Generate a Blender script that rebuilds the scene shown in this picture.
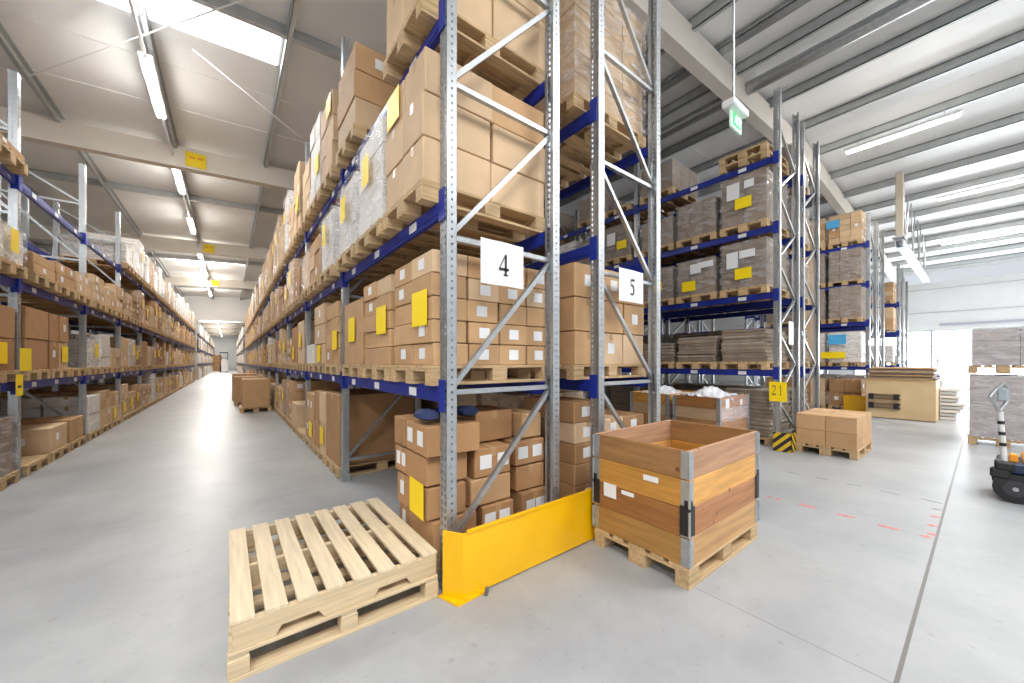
import bpy, math, random
from mathutils import Vector, Matrix
from mathutils.bvhtree import BVHTree
R = random.Random(11)
for o in list(bpy.data.objects): bpy.data.objects.remove(o)
SC = bpy.context.scene
COL = SC.collection

# ------------------------------------------------------------ camera, world, lights, exposure
F_PX, VX, HZ, CAM_H = 366.0, 229.0, 362.0, 1.53
PSI = math.atan((512 - VX) / F_PX)
SN, CS = math.sin(PSI), math.cos(PSI)
cam_data = bpy.data.cameras.new('camera')
cam_data.sensor_fit = 'HORIZONTAL'; cam_data.sensor_width = 36.0
cam_data.lens = 36.0 * F_PX / 1024.0
cam_data.shift_y = (HZ - 341.5) / 1024.0
cam_data.clip_start = 0.05; cam_data.clip_end = 400
cam = bpy.data.objects.new('camera', cam_data); COL.objects.link(cam)
cam.location = (0, 0, CAM_H); cam.rotation_euler = (math.pi / 2, 0, -PSI)
SC.camera = cam
w = bpy.data.worlds.new('daylight'); SC.world = w; w.use_nodes = True
w.node_tree.nodes['Background'].inputs[0].default_value = (0.88, 0.94, 1.0, 1)
w.node_tree.nodes['Background'].inputs[1].default_value = 0.62
SC.view_settings.view_transform = 'Standard'; SC.view_settings.look = 'None'
SC.view_settings.gamma = 1.0; SC.view_settings.use_curve_mapping = False
SC.view_settings.exposure = 0.33
SC.cycles.max_bounces = 7; SC.cycles.diffuse_bounces = 5; SC.cycles.transparent_max_bounces = 12
SC.cycles.glossy_bounces = 3; SC.cycles.caustics_reflective = False; SC.cycles.sample_clamp_indirect = 6

def roof(x):            # height of the underside of the roof beams
    return 6.42 + .062 * x if x < 13 else 6.42 + .062 * 13 - .06 * (x - 13)
CEIL = .66
def area(name, loc, sx, sy, power, col=(1, .97, .92), rot=(0, 0, 0)):
    d = bpy.data.lights.new(name, 'AREA'); d.shape = 'RECTANGLE'; d.size = sx; d.size_y = sy
    d.energy = power; d.color = col
    o = bpy.data.objects.new(name, d); COL.objects.link(o); o.location = loc; o.rotation_euler = rot
    return o
# skylight strips in the roof, glowing panels added as fill light, and the dock doors of the end wall
SKY_AND_FILL = [(-.95, 7.75, 3.3, .8), (-.95, 45, 3.3, 2), (-.95, 56, 3.3, 2), (-.95, 70, 3.3, 2), (-.95, 25.9, 3.3, .5), (5.4, -2.5, 1.6, 3), (9.1, -4.5, 1.5, 5), (13.8, -5, 1.5, 5), (18.3, -5, 1.5, 5), (22.9, -6, 1.5, 5), (-4.8, -2, 1.5, 5), (-.95, -3, 2.5, 3)]  # far-hall panels and those outside the view are added only for light
for x, y, sx, sy in SKY_AND_FILL:
    area('skylight_and_fill_glow', (x, y, roof(x) + CEIL - .06), sx, sy, 48 * sx * sy, (.97, .98, 1.0))
area('door_daylight', (31.6, -1.0, 2.0), 4.0, 7.5, 900, (.9, .95, 1.0), (0, -math.pi / 2 * -1, 0))

# ------------------------------------------------------------ materials
MATS = {}
def principled(name):
    m = bpy.data.materials.new(name); m.use_nodes = True
    return m, m.node_tree, m.node_tree.nodes['Principled BSDF']
def mat(name, col, rough=.6, metal=0., noise=0., nscale=4., bump=0., emis=0., coat=0., obj_var=0., stretch=(1, 1, 1)):
    if name in MATS: return MATS[name]
    m, nt, b = principled(name)
    b.inputs['Roughness'].default_value = rough; b.inputs['Metallic'].default_value = metal
    b.inputs['Base Color'].default_value = (*col, 1)
    if coat: b.inputs['Coat Weight'].default_value = coat
    if emis:
        b.inputs['Emission Color'].default_value = (*col, 1); b.inputs['Emission Strength'].default_value = emis
    if noise or bump:
        tc = nt.nodes.new('ShaderNodeTexCoord'); mp = nt.nodes.new('ShaderNodeMapping')
        mp.inputs['Scale'].default_value = stretch
        nt.links.new(tc.outputs['Object'], mp.inputs[0])
        if obj_var:
            oi = nt.nodes.new('ShaderNodeObjectInfo'); ml = nt.nodes.new('ShaderNodeMath'); ml.operation = 'MULTIPLY'; ml.inputs[1].default_value = 37
            nt.links.new(oi.outputs['Random'], ml.inputs[0]); nt.links.new(ml.outputs[0], mp.inputs['Location'])
        n = nt.nodes.new('ShaderNodeTexNoise'); n.inputs['Scale'].default_value = nscale; n.inputs['Detail'].default_value = 5
        nt.links.new(mp.outputs[0], n.inputs['Vector'])
        if noise:
            r = nt.nodes.new('ShaderNodeValToRGB')
            r.color_ramp.elements[0].position = .3; r.color_ramp.elements[1].position = .7
            r.color_ramp.elements[0].color = (*[max(0, c * (1 - noise)) for c in col], 1)
            r.color_ramp.elements[1].color = (*[min(1, c * (1 + noise)) for c in col], 1)
            nt.links.new(n.outputs[0], r.inputs[0])
            out = r.outputs[0]
            if obj_var:
                hs = nt.nodes.new('ShaderNodeHueSaturation'); mr = nt.nodes.new('ShaderNodeMapRange')
                mr.inputs[3].default_value = 1 - obj_var; mr.inputs[4].default_value = 1 + obj_var
                nt.links.new(oi.outputs['Random'], mr.inputs[0]); nt.links.new(mr.outputs[0], hs.inputs['Value'])
                nt.links.new(out, hs.inputs['Color']); out = hs.outputs[0]
            nt.links.new(out, b.inputs['Base Color'])
        if bump:
            bp = nt.nodes.new('ShaderNodeBump'); bp.inputs['Strength'].default_value = bump; bp.inputs['Distance'].default_value = .02
            nt.links.new(n.outputs[0], bp.inputs['Height']); nt.links.new(bp.outputs[0], b.inputs['Normal'])
    MATS[name] = m
    return m
CARD = [mat('cardboard_tan', (.52, .315, .155), .75, noise=.07, nscale=5, obj_var=.1),
        mat('cardboard_pale', (.63, .44, .265), .75, noise=.07, nscale=5, obj_var=.1),
        mat('cardboard_brown', (.40, .215, .095), .75, noise=.07, nscale=5, obj_var=.1),
        mat('cardboard_white', (.72, .68, .64), .6, noise=.06, nscale=5, obj_var=.06),
        mat('cardboard_grey', (.25, .185, .13), .75, noise=.12, nscale=6, obj_var=.1),
        mat('cardboard_pale_grey', (.42, .37, .36), .7, noise=.12, nscale=6, obj_var=.05)]
LABEL = mat('white_paper', (.8, .8, .8), .5)
YELLOW = mat('yellow_paper', (1.0, .72, .0), .5)
TAPE = mat('packing_tape', (.47, .29, .14), .3)
PINE = mat('pine_wood', (.52, .355, .185), .7, noise=.22, nscale=3, stretch=(1.2, 14, 14), obj_var=.12)
PINE_Y = mat('pale_pine_wood', (.68, .55, .37), .65, noise=.12, nscale=3, stretch=(14, 1.0, 14), obj_var=.05)
PINE_X = mat('pale_pine_wood_crosswise', (.61, .47, .29), .65, noise=.16, nscale=3, stretch=(1.0, 14, 14), obj_var=.05)
STEEL = mat('galvanised_steel', (.47, .49, .50), .36, metal=.8, noise=.1, nscale=18)
BLUE = mat('blue_beam_paint', (.006, .022, .25), .42, noise=.1, nscale=3, coat=.0)
YPAINT = mat('yellow_paint', (.92, .49, .0), .35, noise=.05, nscale=3, coat=.2)
BLACK = mat('black_rubber', (.012, .012, .014), .45)
DARKBLUE = mat('dark_blue_plastic', (.01, .025, .07), .4)
WHITE = mat('white_enamel', (.85, .85, .85), .4)
LAMP = mat('lamp_tube', (1, .97, .9), .4, emis=9)
SKY_FILL_M = mat('skylight_and_fill_panel', (.96, .98, 1), .4, emis=5)
CEILM = mat('roof_panel', (.84, .84, .825), .5, noise=.05, nscale=.5)
RAFT = mat('rafter_paint', (.76, .70, .62), .6, noise=.04, nscale=1)
PURL = mat('galvanised_purlin', (.50, .52, .52), .45, metal=.4, noise=.08, nscale=4)
WALLM = mat('wall_panel', (.87, .87, .86), .6, noise=.03, nscale=.8)
INK = mat('black_ink', (.01, .01, .01), .6)
GREEN = mat('exit_green', (.02, .42, .12), .5, emis=.7)
GLOW = mat('exit_white', (.85, 1, .9), .5, emis=1.2)
ORANGE = mat('orange_paint', (.85, .33, .02), .4)
REDP = mat('red_plastic', (.55, .05, .04), .4)
RED_LINE = mat('worn_red_marking', (.62, .22, .22), .6, noise=.25, nscale=30)
GREY_LINE = mat('worn_grey_marking', (.30, .30, .30), .6, noise=.25, nscale=30)
PLASTIC = mat('white_plastic_sheet', (.82, .83, .86), .25, noise=.05, nscale=8, bump=.5)
SKYBLUE = mat('sky_blue_paper', (.08, .42, .75), .5)

def wood_collar(name, col, ax):
    m, nt, b = principled(name); N = nt.nodes.new; L = nt.links.new
    b.inputs['Roughness'].default_value = .6
    tc = N('ShaderNodeTexCoord'); mp = N('ShaderNodeMapping')
    mp.inputs['Scale'].default_value = (1.5, 18, 18) if ax == 0 else (18, 1.5, 18)
    L(tc.outputs['Object'], mp.inputs[0])
    n = N('ShaderNodeTexNoise'); n.inputs['Scale'].default_value = 1.6; n.inputs['Detail'].default_value = 6
    L(mp.outputs[0], n.inputs['Vector'])
    r = N('ShaderNodeValToRGB'); r.color_ramp.elements[0].position = .25; r.color_ramp.elements[1].position = .75
    r.color_ramp.elements[0].color = (*[c * .68 for c in col], 1); r.color_ramp.elements[1].color = (*[min(1, c * 1.15) for c in col], 1)
    L(n.outputs[0], r.inputs[0])
    v = N('ShaderNodeTexVoronoi'); v.inputs['Scale'].default_value = 4.6
    L(tc.outputs['Object'], v.inputs['Vector'])
    kr = N('ShaderNodeValToRGB'); kr.color_ramp.elements[0].position = .04; kr.color_ramp.elements[1].position = .10
    kr.color_ramp.elements[0].color = (.35, .25, .18, 1); kr.color_ramp.elements[1].color = (1, 1, 1, 1)
    L(v.outputs['Distance'], kr.inputs[0])
    mx = N('ShaderNodeMix'); mx.data_type = 'RGBA'; mx.blend_type = 'MULTIPLY'; mx.inputs[0].default_value = 1
    L(r.outputs[0], mx.inputs[6]); L(kr.outputs[0], mx.inputs[7]); L(mx.outputs[2], b.inputs['Base Color'])
    return m

def film_material():
    m = bpy.data.materials.new('stretch_film'); m.use_nodes = True; nt = m.node_tree; N = nt.nodes.new; L = nt.links.new
    b = nt.nodes['Principled BSDF']; out = nt.nodes['Material Output']
    b.inputs['Base Color'].default_value = (.80, .80, .82, 1); b.inputs['Roughness'].default_value = .22
    tc = N('ShaderNodeTexCoord'); mp = N('ShaderNodeMapping'); mp.inputs['Scale'].default_value = (2.2, 2.2, 7); mp.inputs['Rotation'].default_value = (.25, .2, 0)
    L(tc.outputs['Object'], mp.inputs[0])
    n = N('ShaderNodeTexNoise'); n.inputs['Scale'].default_value = 2.2; n.inputs['Detail'].default_value = 7; n.inputs['Distortion'].default_value = 1.2
    L(mp.outputs[0], n.inputs['Vector'])
    r = N('ShaderNodeMapRange'); r.inputs[1].default_value = .46; r.inputs[2].default_value = .78; r.inputs[3].default_value = .06; r.inputs[4].default_value = .6
    L(n.outputs[0], r.inputs[0])
    bp = N('ShaderNodeBump'); bp.inputs['Strength'].default_value = .5; bp.inputs['Distance'].default_value = .03
    L(n.outputs[0], bp.inputs['Height']); L(bp.outputs[0], b.inputs['Normal'])
    t = N('ShaderNodeBsdfTransparent'); mx = N('ShaderNodeMixShader')
    L(r.outputs[0], mx.inputs[0]); L(t.outputs[0], mx.inputs[1]); L(b.outputs[0], mx.inputs[2]); L(mx.outputs[0], out.inputs[0])
    return m
FILM = film_material()

def stripe_material():
    m, nt, b = principled('hazard_stripes'); N = nt.nodes.new; L = nt.links.new
    tc = N('ShaderNodeTexCoord'); s = N('ShaderNodeSeparateXYZ'); L(tc.outputs['Object'], s.inputs[0])
    a = N('ShaderNodeMath'); a.operation = 'ADD'; L(s.outputs[0], a.inputs[0]); L(s.outputs[2], a.inputs[1])
    a2 = N('ShaderNodeMath'); a2.operation = 'ADD'; L(a.outputs[0], a2.inputs[0]); L(s.outputs[1], a2.inputs[1])
    k = N('ShaderNodeMath'); k.operation = 'MULTIPLY'; k.inputs[1].default_value = 6.5; L(a2.outputs[0], k.inputs[0])
    f = N('ShaderNodeMath'); f.operation = 'FRACT'; L(k.outputs[0], f.inputs[0])
    g = N('ShaderNodeMath'); g.operation = 'GREATER_THAN'; g.inputs[1].default_value = .5; L(f.outputs[0], g.inputs[0])
    mx = N('ShaderNodeMix'); mx.data_type = 'RGBA'; mx.inputs[6].default_value = (.02, .02, .02, 1); mx.inputs[7].default_value = (.75, .48, .02, 1)
    L(g.outputs[0], mx.inputs[0]); L(mx.outputs[2], b.inputs['Base Color']); return m
STRIPE = stripe_material()

def floor_material():
    m, nt, b = principled('polished_concrete'); N = nt.nodes.new; L = nt.links.new
    tc = N('ShaderNodeTexCoord'); s = N('ShaderNodeSeparateXYZ'); L(tc.outputs['Object'], s.inputs[0])
    n = N('ShaderNodeTexNoise'); n.inputs['Scale'].default_value = .9; n.inputs['Detail'].default_value = 9; n.inputs['Roughness'].default_value = .65
    L(tc.outputs['Object'], n.inputs['Vector'])
    r = N('ShaderNodeValToRGB'); r.color_ramp.elements[0].position = .3; r.color_ramp.elements[1].position = .72
    r.color_ramp.elements[0].color = (.28, .287, .295, 1); r.color_ramp.elements[1].color = (.44, .445, .445, 1)
    L(n.outputs[0], r.inputs[0])
    n3 = N('ShaderNodeTexNoise'); n3.inputs['Scale'].default_value = 14; n3.inputs['Detail'].default_value = 6; L(tc.outputs['Object'], n3.inputs['Vector'])
    r3 = N('ShaderNodeValToRGB'); r3.color_ramp.elements[0].position = .27; r3.color_ramp.elements[1].position = .36
    r3.color_ramp.elements[0].color = (.72, .70, .68, 1); r3.color_ramp.elements[1].color = (1, 1, 1, 1); L(n3.outputs[0], r3.inputs[0])
    m0 = N('ShaderNodeMix'); m0.data_type = 'RGBA'; m0.blend_type = 'MULTIPLY'; m0.inputs[0].default_value = .6
    L(r.outputs[0], m0.inputs[6]); L(r3.outputs[0], m0.inputs[7])
    def line(axis, at, half):
        a = N('ShaderNodeMath'); a.operation = 'SUBTRACT'; L(s.outputs[axis], a.inputs[0]); a.inputs[1].default_value = at
        c = N('ShaderNodeMath'); c.operation = 'ABSOLUTE'; L(a.outputs[0], c.inputs[0])
        d = N('ShaderNodeMath'); d.operation = 'LESS_THAN'; L(c.outputs[0], d.inputs[0]); d.inputs[1].default_value = half
        return d.outputs[0]
    def gt(axis, at):
        a = N('ShaderNodeMath'); a.operation = 'GREATER_THAN'; L(s.outputs[axis], a.inputs[0]); a.inputs[1].default_value = at; return a.outputs[0]
    def mul(a, b_):
        c = N('ShaderNodeMath'); c.operation = 'MULTIPLY'; L(a, c.inputs[0]); L(b_, c.inputs[1]); return c.outputs[0]
    def mx(a, b_):
        c = N('ShaderNodeMath'); c.operation = 'MAXIMUM'; L(a, c.inputs[0]); L(b_, c.inputs[1]); return c.outputs[0]
    j = mul(line(1, .26, .009), gt(0, 2.2))
    j2 = mul(line(0, 2.5, .0022), gt(1, .26))
    j3 = line(1, 4.9, .002)
    tot = mx(mx(j, j2), j3)
    m1 = N('ShaderNodeMix'); m1.data_type = 'RGBA'; L(tot, m1.inputs[0]); L(m0.outputs[2], m1.inputs[6]); m1.inputs[7].default_value = (.13, .12, .11, 1)
    L(m1.outputs[2], b.inputs['Base Color'])
    rr = N('ShaderNodeMapRange'); rr.inputs[3].default_value = .3; rr.inputs[4].default_value = .5; L(n.outputs[0], rr.inputs[0]); L(rr.outputs[0], b.inputs['Roughness'])
    b.inputs['Specular IOR Level'].default_value = .55
    return m
FLOORM = floor_material()

# ------------------------------------------------------------ mesh helpers
class MB:
    def __init__(s): s.v, s.f, s.m = [], [], []
    def add(s, vs, fs, m=0):
        n = len(s.v); s.v += [tuple(v) for v in vs]
        for f in fs: s.f.append(tuple(n + i for i in f)); s.m.append(m)
        return s
    def box(s, x0, x1, y0, y1, z0, z1, m=0, c=0., M=None):
        if x0 > x1: x0, x1 = x1, x0
        if y0 > y1: y0, y1 = y1, y0
        if c <= 0:
            vs = [(x, y, z) for z in (z0, z1) for y in (y0, y1) for x in (x0, x1)]
            fs = [(0, 2, 3, 1), (4, 5, 7, 6), (0, 1, 5, 4), (2, 6, 7, 3), (0, 4, 6, 2), (1, 3, 7, 5)]
        else:
            vs, idx = [], {}
            X, Y, Z = (x0, x1), (y0, y1), (z0, z1)
            for i in (0, 1):
                for j in (0, 1):
                    for k in (0, 1):
                        sx, sy, sz = (1, -1)[i] * c, (1, -1)[j] * c, (1, -1)[k] * c
                        for a, p in enumerate(((X[i], Y[j] + sy, Z[k] + sz), (X[i] + sx, Y[j], Z[k] + sz), (X[i] + sx, Y[j] + sy, Z[k]))):
                            idx[i, j, k, a] = len(vs); vs.append(p)
            g = idx; fs = []
            for i in (0, 1):
                q = [g[i, 0, 0, 0], g[i, 1, 0, 0], g[i, 1, 1, 0], g[i, 0, 1, 0]]; fs.append(q if i else q[::-1])
                q = [g[0, i, 0, 1], g[0, i, 1, 1], g[1, i, 1, 1], g[1, i, 0, 1]]; fs.append(q if i else q[::-1])
                q = [g[0, 0, i, 2], g[1, 0, i, 2], g[1, 1, i, 2], g[0, 1, i, 2]]; fs.append(q if i else q[::-1])
            for i in (0, 1):
                for j in (0, 1):
                    for (q, par) in (([g[i, j, 0, 0], g[i, j, 1, 0], g[i, j, 1, 1], g[i, j, 0, 1]], (i + j) % 2),
                                     ([g[i, 0, j, 0], g[i, 1, j, 0], g[i, 1, j, 2], g[i, 0, j, 2]], (i + j + 1) % 2),
                                     ([g[0, i, j, 1], g[1, i, j, 1], g[1, i, j, 2], g[0, i, j, 2]], (i + j) % 2)):
                        fs.append(q[::-1] if par == 0 else q)
            for i in (0, 1):
                for j in (0, 1):
                    for k in (0, 1):
                        q = [g[i, j, k, 0], g[i, j, k, 1], g[i, j, k, 2]]; fs.append(q if (i + j + k) % 2 else q[::-1])
        if M is not None: vs = [M @ Vector(v) for v in vs]
        return s.add(vs, fs, m)
    def bar(s, p, q, w, h, m=0, up=(0, 0, 1), c=0.):
        p, q = Vector(p), Vector(q); d = q - p; L = d.length; d.normalize()
        u = Vector(up)
        if abs(d.dot(u)) > .98: u = Vector((1, 0, 0))
        sd = d.cross(u).normalized(); u2 = sd.cross(d)
        M = Matrix((( d.x, sd.x, u2.x, p.x), (d.y, sd.y, u2.y, p.y), (d.z, sd.z, u2.z, p.z), (0, 0, 0, 1)))
        return s.box(0, L, -w / 2, w / 2, -h / 2, h / 2, m, c, M)
    def cyl(s, p, q, r, n=12, m=0, r2=None, caps=True):
        p, q = Vector(p), Vector(q); d = (q - p).normalized(); a = Vector((0, 0, 1)) if abs(d.z) < .9 else Vector((1, 0, 0))
        u = d.cross(a).normalized(); v = d.cross(u); r2 = r if r2 is None else r2
        vs = [p + r * (math.cos(t) * u + math.sin(t) * v) for t in [2 * math.pi * i / n for i in range(n)]]
        vs += [q + r2 * (math.cos(t) * u + math.sin(t) * v) for t in [2 * math.pi * i / n for i in range(n)]]
        fs = [(i, n + i, n + (i + 1) % n, (i + 1) % n) for i in range(n)]
        if caps: fs += [tuple(range(n)), tuple(range(2 * n - 1, n - 1, -1))]
        return s.add(vs, fs, m)
    def prism(s, pts, h0, h1, M=None, m=0):          # polygon in local xy, extruded along local z
        n = len(pts); vs = [(x, y, h0) for x, y in pts] + [(x, y, h1) for x, y in pts]
        if M is not None: vs = [M @ Vector(v) for v in vs]
        fs = [tuple(range(n - 1, -1, -1)), tuple(range(n, 2 * n))] + [(i, (i + 1) % n, n + (i + 1) % n, n + i) for i in range(n)]
        return s.add(vs, fs, m)
    def mesh(s, name, mats):
        me = bpy.data.meshes.new(name); me.from_pydata(s.v, [], s.f)
        for k in (mats if isinstance(mats, (list, tuple)) else [mats]): me.materials.append(k)
        if any(s.m): me.polygons.foreach_set('material_index', s.m)
        me.update(); return me
    def build(s, name, mats, parent=None, loc=None, smooth=False):
        me = s.mesh(name, mats)
        if smooth:
            me.polygons.foreach_set('use_smooth', [True] * len(me.polygons)); me.set_sharp_from_angle(angle=.7)
        o = bpy.data.objects.new(name, me); COL.objects.link(o)
        if parent is not None: o.parent = parent
        if loc is not None: o.location = loc
        return o
def tag(o, label=None, cat=None, group=None, kind=None):
    if label: o['label'] = label
    if cat: o['category'] = cat
    if group: o['group'] = group
    if kind: o['kind'] = kind
    return o
def empty(name, loc, label=None, cat=None, group=None, rz=0):
    o = bpy.data.objects.new(name, None); COL.objects.link(o); o.location = loc; o.rotation_euler.z = rz
    o.empty_display_size = .1
    return tag(o, label, cat, group)
def use(mesh, name, parent=None, loc=(0, 0, 0), rz=0):
    o = bpy.data.objects.new(name, mesh); COL.objects.link(o); o.location = loc; o.rotation_euler.z = rz
    if parent is not None: o.parent = parent
    return o
def struct(o): o['kind'] = 'structure'; return o

# ------------------------------------------------------------ the setting
fl = struct(MB().box(-12, 34, -14, 110, -.2, 0).build('floor', FLOORM))
fm = MB(); 
def P(px, py, z=0.):      # floor point seen at a pixel, used to survey the marks
    t = (px - 512) / F_PX; rz = (HZ - py) / F_PX; k = (z - CAM_H) / rz
    return Vector((k * (SN + t * CS), k * (CS - t * SN), z))
def mark(b, p0, p1, wd, m):
    a, c = P(*p0), P(*p1); b.bar((a.x, a.y, .001), (c.x, c.y, .001), wd, .002, m)
for p0, p1 in (((799, 504), (816, 508.5)), ((837, 514), (855, 518)), ((878, 525), (899, 530)), ((767, 496.5), (771, 497.5)), ((776, 498.5), (781, 499.5))): mark(fm, p0, p1, .05, 0)
for p0, p1 in (((788, 472), (800, 474.5)), ((816, 477.5), (828, 480)), ((847, 484), (862, 486.5)), ((881, 491), (900, 495)), ((921, 498.5), (942, 503.5))): mark(fm, p0, p1, .045, 1)
for p0, p1, m in (((933, 509), (940, 509.5), 1), ((931, 516), (939, 517), 0), ((928, 525), (937, 526), 0), ((927, 533), (936, 535), 0), ((921, 536), (930, 537), 0)): mark(fm, p0, p1, .05, m)
fo = fm.build('floor_marking', [RED_LINE, GREY_LINE], fl)

XL, XR, YE, RIDGE = -9.0, 32.0, 110.0, 13.0
cb = MB()
for x0, x1 in ((XL, RIDGE), (RIDGE, XR + .2)):
    z0, z1 = roof(x0) + CEIL, roof(x1) + CEIL
    if x1 == RIDGE: z1 = roof(12.999) + CEIL
    cb.add([(x0, -14, z0), (x1, -14, z1), (x1, YE, z1), (x0, YE, z0), (x0, -14, z0 + .1), (x1, -14, z1 + .1), (x1, YE, z1 + .1), (x0, YE, z0 + .1)],
           [(0, 3, 2, 1), (4, 5, 6, 7), (0, 1, 5, 4), (1, 2, 6, 5), (2, 3, 7, 6), (3, 0, 4, 7)])
struct(cb.build('ceiling', CEILM))
struct(MB().box(XL - .2, XL, -14, YE, 0, roof(XL) + CEIL).build('wall_left', WALLM))
# right wall with roller door opening
dw = MB()
dw.box(XR, XR + .2, 5.2, YE, 0, 6.1).box(XR, XR + .2, -14, -8.0, 0, 6.1).box(XR, XR + .2, -8.0, 5.2, 3.35, 6.1)
struct(dw.build('wall_right', WALLM))
# partition wall at the end of the first hall, open below
PY = 39.7
pw = MB()
pw.add([(XL, PY, 5.02), (RIDGE, PY, 5.02), (XR, PY, 5.02), (XR, PY, roof(XR) + CEIL), (RIDGE, PY, roof(12.99) + CEIL), (XL, PY, roof(XL) + CEIL),
        (XL, PY + .2, 5.02), (RIDGE, PY + .2, 5.02), (XR, PY + .2, 5.02), (XR, PY + .2, roof(XR) + CEIL), (RIDGE, PY + .2, roof(12.99) + CEIL), (XL, PY + .2, roof(XL) + CEIL)],
       [(0, 1, 2, 3, 4, 5), (11, 10, 9, 8, 7, 6), (0, 6, 7, 1), (1, 7, 8, 2), (5, 4, 10, 11), (4, 3, 9, 10)])
pw.box(1.5, XR, PY, PY + .2, 0, 5.02).box(XL, -2.3, PY, PY + .2, 0, 5.02)
struct(pw.build('wall_partition', WALLM))
struct(MB().box(XL, XR, YE - 15, YE - 14.8, 0, 7.4).build('wall_back', WALLM))
# roller door, daylight glass behind slats
dg = MB().box(XR + .25, XR + .3, -8, 5.2, 0, 3.35).build('light_panel_1', mat('daylight_glass', (.93, .97, 1), .3, emis=3.0)); struct(dg)
df = MB()
for i in range(5): df.box(XR - .02, XR + .1, -8 + i * 3.3 - .05, -8 + i * 3.3 + .05, 0, 3.35)
for z in (.0, .8, 1.6, 2.4, 3.3): df.box(XR, XR + .06, -8, 5.2, z, z + .05)
struct(df.build('door_1', mat('door_frame_grey', (.45, .47, .52), .5)))
struct(MB().box(XR - .12, XR, -3.2, 1.6, 3.6, 3.72).build('trim_1', mat('door_rail_grey', (.45, .45, .52), .5)))
struct(MB().box(XR - .05, XR, -14, 12, 4.35, 4.4).build('trim_2', mat('wall_seam_grey', (.62, .62, .63), .5)))
for nm, zz in (('trim_3', 5.7),):
    struct(MB().box(XR - .04, XR, -14, 12, zz, zz + .04).build(nm, MATS['wall_seam_grey']))
# roof beams
def roof_beam(y, w_=.22, d=.52, z_off=0., x0=XL, x1=XR, name='roof_beam', m=RAFT):
    b = MB()
    for a, c in ((x0, RIDGE), (RIDGE, x1)):
        za, zc = roof(a) + z_off, roof(min(c, 12.999) if c == RIDGE else c) + z_off
        if a == RIDGE: za = roof(12.999) + z_off
        b.add([(a, -w_ / 2, za), (c, -w_ / 2, zc), (c, w_ / 2, zc), (a, w_ / 2, za), (a, -w_ / 2, za + d), (c, -w_ / 2, zc + d), (c, w_ / 2, zc + d), (a, w_ / 2, za + d)],
              [(0, 3, 2, 1), (4, 5, 6, 7), (0, 1, 5, 4), (1, 2, 6, 5), (2, 3, 7, 6), (3, 0, 4, 7)])
    return b.build(name, m, None, (0, y, 0))
n_trim = 4
for i, y in enumerate([-5.9, 3.2, 12.3, 21.4, 30.5, 48.5, 57.5, 66.5, 75.5, 84.5]):
    struct(roof_beam(y, name='trim_%d' % (n_trim + i)))
n_trim += 10
for y in (7.15, 16.0, 25.2, 34.4):
    struct(roof_beam(y, .1, .16, CEIL - .17, name='trim_%d' % n_trim, m=PURL)); n_trim += 1
k = -5
while .8 + 1.85 * k < XR - 1:
    x = .8 + 1.85 * k; k += 1
    if x < XL: continue
    z = roof(x) + CEIL
    b = MB().box(x - .035, x + .035, -14, YE - 15, z - .22, z - .2).box(x - .035, x - .025, -14, YE - 15, z - .22, z + .02).box(x - .035, x + .045, -14, YE - 15, z - .02, z)
    struct(b.build('trim_%d' % n_trim, PURL)); n_trim += 1
# roof sheet seams on the near panels
for x0, x1, y in ((XL, RIDGE, 9.2), (XL, RIDGE, 10.7), (XL, RIDGE, 14.1), (XL, RIDGE, 5.2), (4, RIDGE, 1.2), (4, XR, .15), (13, XR, 2.6)):
    b = MB()
    za, zb = roof(x0) + CEIL, roof(min(x1, 12.999) if x1 == RIDGE else x1) + CEIL
    if x0 < RIDGE < x1: x0 = RIDGE; za = roof(12.999) + CEIL
    b.add([(x0, y, za - .012), (x1, y, zb - .012), (x1, y + .05, zb - .012), (x0, y + .05, za - .012), (x0, y, za + .01), (x1, y, zb + .01), (x1, y + .05, zb + .01), (x0, y + .05, za + .01)],
          [(0, 3, 2, 1), (4, 5, 6, 7), (0, 1, 5, 4), (1, 2, 6, 5), (2, 3, 7, 6), (3, 0, 4, 7)])
    struct(b.build('trim_%d' % n_trim, CEILM)); n_trim += 1
# skylights and the added fill-light panels
for i, (x, y, sx, sy) in enumerate(SKY_AND_FILL):
    za, zb = roof(x - sx / 2) + CEIL, roof(x + sx / 2) + CEIL
    b = MB().add([(x - sx / 2, y - sy / 2, za - .02), (x + sx / 2, y - sy / 2, zb - .02), (x + sx / 2, y + sy / 2, zb - .02), (x - sx / 2, y + sy / 2, za - .02),
                  (x - sx / 2, y - sy / 2, za + .01), (x + sx / 2, y - sy / 2, zb + .01), (x + sx / 2, y + sy / 2, zb + .01), (x - sx / 2, y + sy / 2, za + .01)],
                 [(0, 3, 2, 1), (4, 5, 6, 7), (0, 1, 5, 4), (1, 2, 6, 5), (2, 3, 7, 6), (3, 0, 4, 7)])
    struct(b.build('light_panel_%d' % (i + 2), SKY_FILL_M))

# ------------------------------------------------------------ words used by the labels
ORD = ['first', 'second', 'third', 'fourth', 'fifth', 'sixth', 'seventh', 'eighth', 'ninth', 'tenth', 'eleventh', 'twelfth', 'thirteenth', 'fourteenth', 'fifteenth', 'sixteenth', 'seventeenth', 'eighteenth', 'nineteenth', 'twentieth']
TONE = ['tan', 'pale', 'brown', 'white', 'grey', 'grey']

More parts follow.
